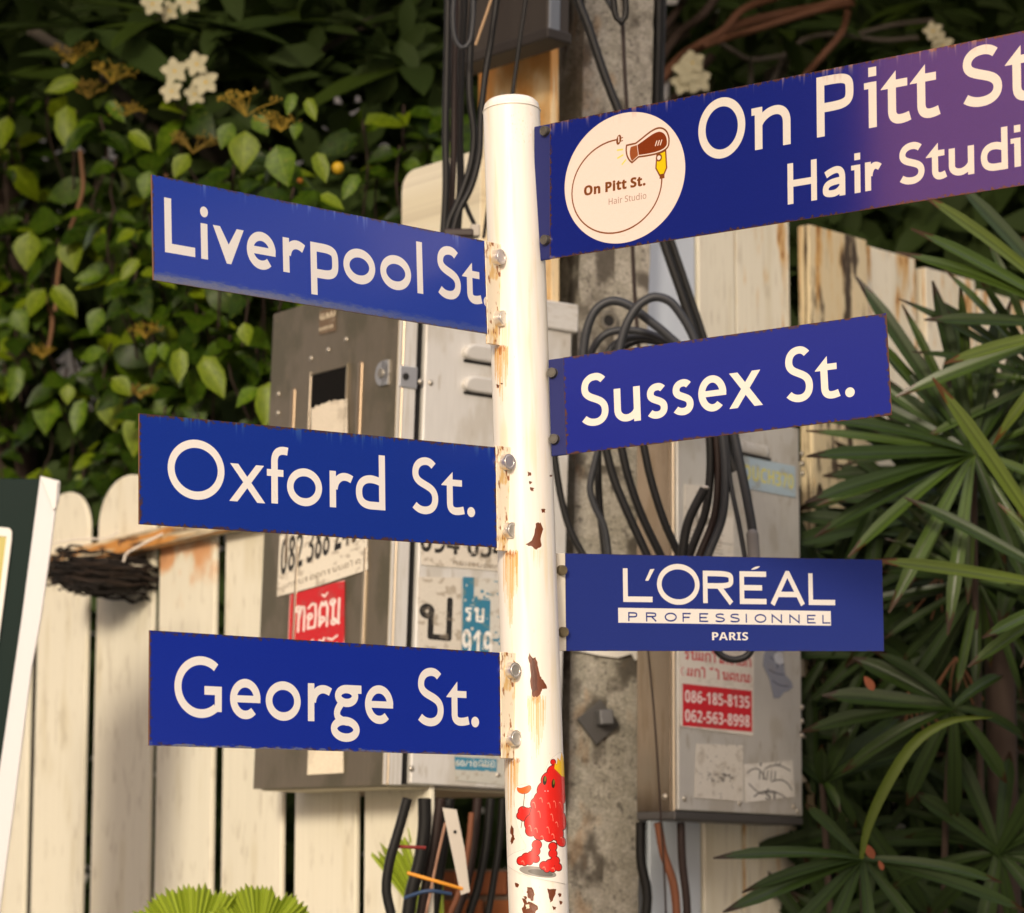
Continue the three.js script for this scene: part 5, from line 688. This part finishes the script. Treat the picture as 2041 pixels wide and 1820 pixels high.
// pleated round leaves at the foot of the cream fence
function pleated(r, a0, a1, n, depth) { const pos = [0, 0, 0], idx = []; const N = n * 2; for (let i = 0; i <= N; i++) { const a = (a0 + (a1 - a0) * i / N) * D2R, z = (i % 2 ? 1 : -1) * depth + 0.012 * Math.sin(i * 0.5), rad = r * (i % 2 ? 1.03 : 0.955) * (0.96 + 0.07 * hsh(i >> 1, n)) * (hsh(i >> 2, n + 7) > 0.86 ? 0.9 : 1); pos.push(Math.cos(a) * rad * 0.5, Math.sin(a) * rad * 0.5, z * 0.5 + r * 0.05); pos.push(Math.cos(a) * rad, Math.sin(a) * rad, z); } for (let i = 0; i < N; i++) { const a = 1 + i * 2; idx.push(0, a, a + 2, a, a + 1, a + 3, a, a + 3, a + 2); } const g = new THREE.BufferGeometry(); g.setAttribute('position', new THREE.Float32BufferAttribute(pos, 3)); g.setIndex(idx); return g.toNonIndexed ? (() => { const q = g.toNonIndexed(); q.computeVertexNormals(); return q; })() : g; }
{
  const t = thing('round_leaf_palm', 'bright green palm with pleated round leaves at the foot of the cream fence', 'palm');
  const m = new THREE.MeshStandardMaterial({ color: col(0.26, 0.33, 0.025), roughness: 0.5, side: THREE.DoubleSide }), d = 4.5;
  for (const [x, y, r, a0, a1, n] of [[385, 1915, 148, 55, 165, 26], [515, 1890, 124, 10, 152, 30], [888, 1900, 250, 92, 128, 13]]) { const dd = x > 800 ? 4.72 : d, l = part('leaf', pleated(r * pxSize(dd), a0, a1, n, 0.004), m, t); l.position.copy(at(x, y, dd)); l.rotation.x = -0.12; const o = at(x, y, dd); part('stalk', tube([o, o.clone().add(V(0.01, -0.3, -0.02)), o.clone().add(V(0.03, -o.y, -0.05))], 0.006, 8, 6), std(0.12, 0.16, 0.03, 0.6), t); }
}
{ // garden growth behind the board fence
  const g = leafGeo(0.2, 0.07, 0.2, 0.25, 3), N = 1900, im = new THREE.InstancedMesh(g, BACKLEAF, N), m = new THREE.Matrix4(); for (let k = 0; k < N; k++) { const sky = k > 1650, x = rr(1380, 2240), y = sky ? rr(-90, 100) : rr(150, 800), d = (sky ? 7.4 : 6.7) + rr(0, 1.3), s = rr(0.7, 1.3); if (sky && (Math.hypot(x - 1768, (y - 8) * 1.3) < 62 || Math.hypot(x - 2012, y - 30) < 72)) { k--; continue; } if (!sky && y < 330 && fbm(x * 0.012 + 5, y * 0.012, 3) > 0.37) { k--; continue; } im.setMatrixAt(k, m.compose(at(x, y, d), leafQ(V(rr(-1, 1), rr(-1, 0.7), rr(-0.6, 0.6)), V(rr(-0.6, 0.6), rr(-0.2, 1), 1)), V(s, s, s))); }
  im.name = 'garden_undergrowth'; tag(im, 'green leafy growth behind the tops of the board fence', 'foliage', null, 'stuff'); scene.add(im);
}
{ // unseen trees added to shade the hedge and darken what the blades mirror
  const g = leafGeo(0.34, 0.2, 0.2, 0.2, 3), M = green(0.022, 0.042, 0.014, 0.7, 0.2), mt = new THREE.Matrix4();
  const tree = (label, x, z, h, r, n, mid = 0.58, half = 0.42) => { const t = thing('added_tree', label, 'tree', 'unseen trees added past the frame'); t.position.set(x, 0, z); part('trunk', tube([V(0, 0, 0), V(0.05, h * 0.3, 0), V(0, h * 0.6, 0.05)], 0.11, 10, 8), barkDark, t); const im = new THREE.InstancedMesh(g, M, n); for (let k = 0; k < n; k++) { const u = rr(-1, 1), a = rr(0, 6.283), q = Math.cbrt(rr(0.25, 1)) * (0.8 + 0.25 * fbm(a * 2, u * 3 + x, 2)); const s = Math.sqrt(1 - u * u); im.setMatrixAt(k, mt.compose(V(Math.cos(a) * s * r * q, h * mid + u * h * half * q, Math.sin(a) * s * r * q), leafQ(V(rr(-1, 1), rr(-1, 0.5), rr(-1, 1)), V(rr(-1, 1), 1, rr(-1, 1))), V(1, 1, 1))); } im.name = 'crown'; im.userData.kind = 'stuff'; t.add(im); };
  tree('unseen tree added on the palm side for the blades to mirror', 6.2, -3.4, 6.4, 2.3, 2600);
  tree('unseen tree added nearer the camera on the palm side for the blades to mirror', 6.6, 0.4, 6.2, 2.4, 2600);
  tree('unseen tree added behind the garden on the palm side for the blades to mirror', 6.4, -7.2, 6.4, 2.3, 2200);
  tree('unseen tree added behind the camera for the blades to mirror', -8.6, 5.8, 5.3, 2.5, 3000);
  tree('tall unseen tree added so its crown shades the hedge, past the frame', -1.6, 3.4, 12.5, 4.0, 9000, 0.76, 0.25);  // added out of view to keep direct sun off the hedge
  tree('unseen broad tree crown added above the hedge to block sky light', -1.3, -7.0, 5.6, 2.7, 5200, 0.88, 0.15);  // added canopy out of view, keeps sky light off the foliage below
  tree('unseen broad tree crown added above the board fence to block sky light', 2.0, -7.6, 5.8, 2.6, 4600, 0.88, 0.15);
  tree('second unseen tree added behind the camera for the blades to mirror', -10.5, 3.9, 5.3, 1.5, 1800);
}
// ------------------------------------------------------------------ twig nest hanging on the rail, with pale strings
{
  const t = thing('twig_nest', 'dark bundle of dry twigs hanging on the fence rail', 'nest');
  const d = 5.72, o = at(205, 1143, d), m1 = std(0.008, 0.005, 0.003, 1), m2 = std(0.024, 0.014, 0.008, 1), ux = pxSize(d);
  t.position.copy(o); t.rotation.y = -0.5;
  const core = new THREE.IcosahedronGeometry(1, 3), cp = core.attributes.position; for (let i = 0; i < cp.count; i++) { const v = V(cp.getX(i), cp.getY(i), cp.getZ(i)), n = 0.85 + 0.3 * fbm(v.x * 4 + 9, v.y * 6 + v.z * 4 + 9, 3), y = v.y * (v.y > 0 ? 0.7 : 1); cp.setXYZ(i, v.x * 110 * ux * n, (y * 44 - v.x * 8 + (v.y > 0 ? -v.x * 8 : 0)) * ux * n, v.z * 62 * ux * n); } core.computeVertexNormals(); part('twig_core', core, m1, t);
  for (let i = 0; i < 130; i++) { const a0 = rr(0, 6.28), s = rr(0.3, 1.15), y = rr(-48, 42), rx = 120 * Math.sqrt(Math.max(0.1, 1 - (y / 58) ** 2)), pts = []; for (let k = 0; k < 5; k++) { const a = a0 + k * s * 0.45, r = rr(0.92, 1.12); pts.push(V(Math.cos(a) * rx * r * ux, (y + rr(-6, 6) - Math.cos(a) * 14) * ux, Math.sin(a) * 66 * ux * r)); } part('twig', tube(pts, rr(0.0012, 0.0026), 10, 4), rnd() < 0.5 ? m1 : m2, t); }
  const l = part('twig_loop', new THREE.TorusGeometry(10 * ux, 2.2 * ux, 6, 20), m2, t); l.position.set(-118 * ux, -10 * ux, 0.02);
}
for (const [pts, w, lab] of [[[[46, 1098], [70, 1084], [110, 1082], [150, 1075], [215, 1072], [236, 1060]], 3.5, 'pale string lying along the fence rail past the white strip'], [[[246, 1120], [252, 1104], [275, 1090], [330, 1062], [360, 1052]], 4, 'pale string slanting from the twig nest up to the rail'], [[[288, 918], [300, 938], [322, 960], [348, 984], [380, 1000]], 3.2, 'pale string over the top of a rounded fence board']]) single('string', tube(pts.map(([x, y], i) => at(x, y, 5.55 + 0.01 * i)), w * 0.62 * pxSize(5.55), 24, 5), std(0.66, 0.6, 0.52, 0.8), lab, 'string', 'pale strings at the fence');
// ------------------------------------------------------------------ leaning shop board with white edge strip
{
  const t = thing('shop_board', 'leaning dark green shop board with a white edge strip', 'sign board'); const d = 4.9; t.position.copy(at(52, 1420, d)); t.updateMatrixWorld(true);
  const L = (x, y) => { const p = at(x, y, d).sub(t.position); return new THREE.Vector2(p.x, p.y); };
  const ext = (pts, dep, z) => new THREE.ExtrudeGeometry(new THREE.Shape(pts.map(([x, y]) => L(x, y))), { depth: dep, bevelEnabled: true, bevelSize: 0.0012, bevelThickness: 0.0012, bevelSegments: 2 }).translate(0, 0, z);
  part('panel', ext([[-260, 940], [72, 944], [24, 1500], [-14, 1830], [-300, 1830]], 0.02, -0.03), new THREE.MeshPhysicalMaterial({ color: col(0.002, 0.012, 0.009), roughness: 0.6, specularIntensity: 0.3 }), t);
  part('edge_strip', ext([[70, 940], [107, 950], [106, 985], [100, 1010], [92, 1090], [76, 1230], [60, 1330], [32, 1610], [8, 1830], [-34, 1830], [8, 1500], [40, 1230]], 0.006, -0.004), new THREE.MeshPhysicalMaterial({ color: col(0.58, 0.575, 0.58), roughness: 0.5 }), t);
  part('folded_tape', ext([[72, 944], [104, 953], [102, 1004], [98, 1008]], 0.002, 0.0045), std(0.62, 0.6, 0.58, 0.4), t);
  part('border_line', ext([[-60, 1040], [7, 1046], [12, 1052], [12, 1070], [-6, 1252], [-60, 1700], [-66, 1700], [-14, 1250], [4, 1062], [-60, 1054]], 0.002, -0.006), std(0.68, 0.66, 0.6, 0.5), t);
  part('yellow_field', ext([[-60, 1056], [2, 1064], [-10, 1240], [-60, 1600]], 0.002, -0.0075), std(0.42, 0.36, 0.08, 0.5), t);
}
// ------------------------------------------------------------------ cables
const blackC = std(0.005, 0.0045, 0.004, 0.5), greyC = std(0.028, 0.03, 0.034, 0.5), brownC = std(0.022, 0.01, 0.007, 0.55), rustC2 = std(0.2, 0.07, 0.03, 0.6);
function cable(label, pts, px, d, mat = blackC, group, jit = 0) { const p0 = pts[0], pn = pts[pts.length - 1]; if (p0[1] <= -20) pts = [[p0[0] - 4, -560, p0[2] ?? 0], ...pts]; if (pn[1] >= 1845) pts = [...pts, [pn[0] + 3, 2500, pn[2] ?? 0]]; return single('cable', tube(pts.map(([x, y, dd], i) => at(x, y, d + (dd ?? 0) + jit * Math.sin(i * 1.7))), px / 2 * pxSize(d), Math.max(16, pts.length * 8), 8), mat, label, 'cable', group); }
const TOPG = 'cables running down beside the junction box';
cable('thick black cable at the hedge side of the bundle beside the junction box', [[893, -30], [891, 120], [888, 260], [889, 380], [884, 470]], 15, 4.72, blackC, TOPG);
cable('brown sheathed cable second in the bundle beside the junction box', [[908, -30], [905, 150], [904, 300], [900, 400], [896, 475]], 13, 4.74, brownC, TOPG);
cable('black cable third in the bundle beside the junction box', [[926, -30], [920, 120], [916, 260], [918, 360], [912, 460]], 15, 4.78, blackC, TOPG);
cable('black cable of the bundle that swings out beside the post then crosses back', [[945, -30], [938, 80], [936, 190], [945, 270], [938, 330], [918, 390], [896, 440], [888, 475]], 14, 4.68, blackC, TOPG);
cable('black cable crossing the junction box corner and curling under the bundle', [[992, -30], [980, 70], [966, 160], [958, 240], [955, 310], [938, 375], [915, 420], [903, 462]], 13, 4.66, blackC, TOPG);
cable('thin black wire crossing the junction box down to the top of the white post', [[1050, -30], [1036, 80], [1020, 200], [1004, 330], [985, 420]], 8, 4.7, blackC, TOPG);
cable('short black cable end beside the cream mounting board', [[925, 400], [935, 425], [946, 450], [950, 475]], 9, 4.82, blackC, TOPG);
cable('short black wire between the white post and the Liverpool blade', [[974, 400], [970, 430], [964, 475]], 7, 4.8, blackC, TOPG);
cable('looped cable end with pale sheath hanging in the bundle', [[905, -20], [903, 40], [908, 80], [920, 96], [934, 88], [942, 50], [944, 0]], 10, 4.62, greyC, TOPG);
cable('pale tan wire lying across the bundle near the junction box', [[985, -30], [972, 20], [958, 60], [948, 90]], 6, 4.62, std(0.4, 0.26, 0.14, 0.6), TOPG);
{ const p = at(915, 467, 4.64), b = thing('cable_clamp', 'brown clamp gathering the cable bundle just above the Liverpool blade', 'clamp'); b.position.copy(p); part('band', rbox(0.05, 0.014, 0.03, 0.004), brownC, b); const e = part('lug', rbox(0.016, 0.02, 0.012, 0.003), std(0.4, 0.36, 0.3, 0.6), b); e.position.set(0.026, 0.004, 0.008); }
const POLEG = 'cables strung down the concrete pole';
cable('thick black cable slanting down the concrete pole to the coil', [[1146, -30], [1175, 60], [1205, 150], [1240, 240], [1290, 370], [1322, 480], [1360, 590], [1393, 690], [1430, 840], [1465, 940]], 18, 4.82, blackC, POLEG);
cable('second black cable running along the thick slanting one below the hair studio blade', [[1262, 300], [1310, 400], [1338, 480], [1372, 580], [1408, 690], [1440, 830], [1478, 930]], 14, 4.84, blackC, POLEG);
cable('thin dark wire hanging straight down the face of the concrete pole', [[1241, 40], [1245, 140], [1252, 260], [1260, 480], [1266, 600], [1274, 700], [1290, 830]], 8, 4.88, brownC, POLEG);
cable('black cable bent in a tight hook at the top of the concrete pole', [[1222, -40], [1224, 10], [1228, 34], [1238, 44], [1246, 34], [1244, -40]], 13, 4.84, blackC, POLEG);
cable('grey cable crossing the pole top toward the hook', [[1190, -40], [1210, 0], [1240, 50]], 9, 4.86, greyC, POLEG);
cable('black cable hanging behind the pole edge above the hair studio blade', [[1312, -40], [1311, 80], [1308, 180], [1306, 320]], 24, 5.25, blackC, POLEG);
cable('grey cable hanging beside the black one behind the pole edge', [[1326, -40], [1322, 80], [1320, 180], [1316, 320]], 8, 5.3, greyC, POLEG);
const COILG = 'cable coil between the hair studio and cosmetics blades';
cable('grey cable loop nearest the street post above the Sussex blade', [[1160, 760], [1163, 700], [1172, 650], [1190, 615], [1218, 600], [1248, 606], [1290, 636], [1330, 668], [1380, 720], [1420, 820]], 18, 4.66, greyC, COILG);
cable('grey cable loop arching highest above the middle of the Sussex blade', [[1228, 770], [1236, 690], [1252, 640], [1276, 606], [1304, 592], [1334, 600], [1362, 634], [1384, 676], [1415, 780]], 18, 4.62, greyC, COILG);
cable('low grey cable loop between the two high arches', [[1168, 790], [1180, 700], [1204, 668], [1240, 658], [1290, 664], [1332, 684], [1390, 740]], 15, 4.7, greyC, COILG);
cable('inner dark cable loop tucked under the low arch', [[1200, 790], [1212, 704], [1232, 682], [1262, 672], [1310, 676], [1350, 690], [1400, 760]], 15, 4.73, greyC, COILG);
cable('innermost dark cable loop behind the coil', [[1218, 790], [1226, 712], [1248, 690], [1280, 678], [1330, 690], [1380, 730]], 14, 4.76, blackC, COILG);
for (const [lab, pts, w, dd, m] of [
  ['black cable curving down beside the street post under the Sussex blade', [[1100, 860], [1108, 930], [1120, 1000], [1138, 1060], [1176, 1130]], 14, 0, blackC],
  ['twisted dark cable pair strand bulging toward the street post', [[1200, 870], [1184, 930], [1176, 975], [1186, 1010], [1204, 1050], [1216, 1130]], 14, 0.02, greyC],
  ['straight dark strand of the twisted cable pair', [[1192, 860], [1192, 950], [1196, 1020], [1202, 1070], [1208, 1130]], 15, 0.06, blackC],
  ['black cable slanting down from the coil across the pole face', [[1200, 860], [1222, 950], [1250, 1020], [1282, 1090], [1300, 1130]], 17, 0, blackC],
  ['second black cable slanting parallel across the pole face', [[1232, 860], [1252, 950], [1280, 1030], [1318, 1110], [1326, 1130]], 17, 0.03, blackC],
  ['black cable slanting over the tan cabinet side', [[1276, 850], [1296, 950], [1324, 1040], [1350, 1100], [1362, 1135]], 16, -0.02, blackC],
  ['inner cable of the bundle bending in front of the stickered cabinet', [[1412, 830], [1416, 930], [1406, 1020], [1380, 1090], [1366, 1130]], 17, -0.1, blackC],
  ['middle cable of the bundle bending in front of the stickered cabinet', [[1424, 830], [1432, 940], [1424, 1030], [1400, 1095], [1384, 1135]], 16, -0.1, brownC],
  ['outer cable of the bundle bending in front of the stickered cabinet', [[1436, 830], [1446, 940], [1440, 1030], [1418, 1090], [1396, 1140]], 17, -0.12, greyC],
  ['thin cable hanging from the bundle over the faded paper', [[1446, 860], [1456, 960], [1474, 1050], [1488, 1130]], 10, -0.12, greyC],
  ['thick cable with grey taped joint hanging outermost at the stickered cabinet', [[1460, 850], [1474, 920], [1490, 1000], [1500, 1060], [1504, 1130]], 19, -0.12, greyC]]) cable(lab, pts, w, 4.66 + dd, m, COILG);
{ const c = cable('cut cable stub standing up before the stickered cabinet', [[1358, 1140], [1362, 1090], [1372, 1040], [1404, 974]], 19, 4.52, blackC, COILG); const e = part('cut_end', new THREE.SphereGeometry(0.0068, 12, 8).scale(1, 0.5, 1), std(0.55, 0.5, 0.44, 0.6), c, 'pale cut cable end'); e.position.copy(at(1405, 972, 4.52)); }
{ const p = at(1502, 1098, 4.53), c = single('tape_wrap', new THREE.CapsuleGeometry(0.0098, 0.05, 4, 12).rotateZ(0.06), std(0.16, 0.15, 0.14, 0.75), 'grey tape wrapped round the outermost hanging cable joint', 'tape'); c.position.copy(p); }
cable('bottom of the cable coil showing under the cosmetics blade', [[1420, 1270], [1430, 1298], [1446, 1311], [1466, 1315], [1488, 1308], [1500, 1290], [1506, 1270]], 14, 4.55, blackC, COILG);
const LOWG = 'cables leaving the stickered cabinet';
cable('black cable leaving the stickered cabinet nearest the concrete pole', [[1277, 1640], [1278, 1720], [1290, 1780], [1286, 1850]], 20, 4.9, blackC, LOWG);
cable('orange brown cable curving below the stickered cabinet', [[1312, 1640], [1322, 1700], [1342, 1760], [1350, 1850]], 17, 4.86, rustC2, LOWG);
cable('dark cable outermost below the stickered cabinet', [[1357, 1640], [1360, 1720], [1368, 1790], [1370, 1850]], 16, 4.86, brownC, LOWG);
cable('thin wire hanging down the tan side of the stickered cabinet', [[1290, 1280], [1302, 1400], [1312, 1540], [1318, 1640], [1324, 1740], [1328, 1850]], 4, 4.8, brownC, LOWG);
const FOOTG = 'cables hanging below the first cabinet';
for (const [lab, pts, w, d, m] of [
  ['black cable bowing outermost toward the cream fence below the first cabinet', [[812, 1592], [796, 1650], [776, 1720], [770, 1775], [784, 1850]], 20, 4.52, blackC],
  ['thick black cable second below the first cabinet', [[846, 1592], [846, 1650], [836, 1720], [820, 1780], [812, 1850]], 27, 4.67, blackC],
  ['dark brown cable beside the thick black one below the first cabinet', [[878, 1592], [866, 1680], [850, 1760], [836, 1850]], 20, 4.69, brownC],
  ['black cable behind the white tag below the first cabinet', [[896, 1592], [884, 1680], [872, 1760], [864, 1850]], 22, 4.73, blackC],
  ['pale thin wire slanting below the first cabinet', [[888, 1640], [872, 1710], [858, 1780], [846, 1850]], 6, 4.59, std(0.4, 0.22, 0.14, 0.6)],
  ['dark cable crossing before the brick pier', [[952, 1592], [944, 1680], [930, 1760], [904, 1850]], 18, 4.73, brownC],
  ['dark cable slanting before the brick pier beside the post', [[978, 1592], [968, 1690], [952, 1770], [930, 1850]], 17, 4.75, blackC],
  ['thin dark cable nearest the post before the brick pier', [[1002, 1592], [994, 1690], [980, 1780], [970, 1850]], 14, 4.77, blackC],
  ['tan cable between the white tag and the brick pier', [[940, 1620], [932, 1700], [914, 1780], [890, 1850]], 12, 4.69, rustC2]]) cable(lab, pts, w, d, m, FOOTG);
{ const t = thing('hanging_tag', 'long white tag strip hanging among the cables below the first cabinet', 'tag'); t.position.copy(at(892, 1610, 4.55)); const s = new THREE.Shape(), k = pxSize(4.55); [[-10, 0], [18, -4], [34, -80], [45, -166], [27, -172]].forEach(([x, y], i) => (i ? s.lineTo(x * k, y * k) : s.moveTo(x * k, y * k))); s.closePath(); part('strip', new THREE.ExtrudeGeometry(s, { depth: 0.002, bevelEnabled: false }), std(0.55, 0.5, 0.42, 0.6), t); const h = part('eyelet', new THREE.CylinderGeometry(0.0028, 0.0028, 0.001, 12).rotateX(Math.PI / 2), blackPit, t); h.position.set(15 * k, -48 * k, 0.003); }
for (const [lab, a, b, w, m] of [['red tie spanning two black cables below the first cabinet', [786, 1687], [848, 1690], 7, std(0.22, 0.02, 0.015, 0.6)], ['orange tie slanting across the cables to the white tag', [812, 1740], [922, 1772], 8, std(0.75, 0.3, 0.02, 0.5)], ['blue tie across the lowest visible cables', [806, 1790], [900, 1782], 8, std(0.02, 0.05, 0.12, 0.5)]]) single('cable_tie', tube([at(a[0], a[1], 4.53), at((a[0] + b[0]) / 2, (a[1] + b[1]) / 2 + (lab[0] === 'b' ? -10 : 0), 4.52), at(b[0], b[1], 4.53)], w / 2 * pxSize(4.53), 10, 6), m, lab, 'cable tie', 'coloured ties on the cables');
scene.add(new THREE.Group());const renderer=new THREE.WebGLRenderer({antialias:true});renderer.toneMapping=THREE.LinearToneMapping;renderer.toneMappingExposure=EXPOSURE;renderer.shadowMap.enabled=true;renderer.setSize(1024,913);renderer.render(scene,camera);
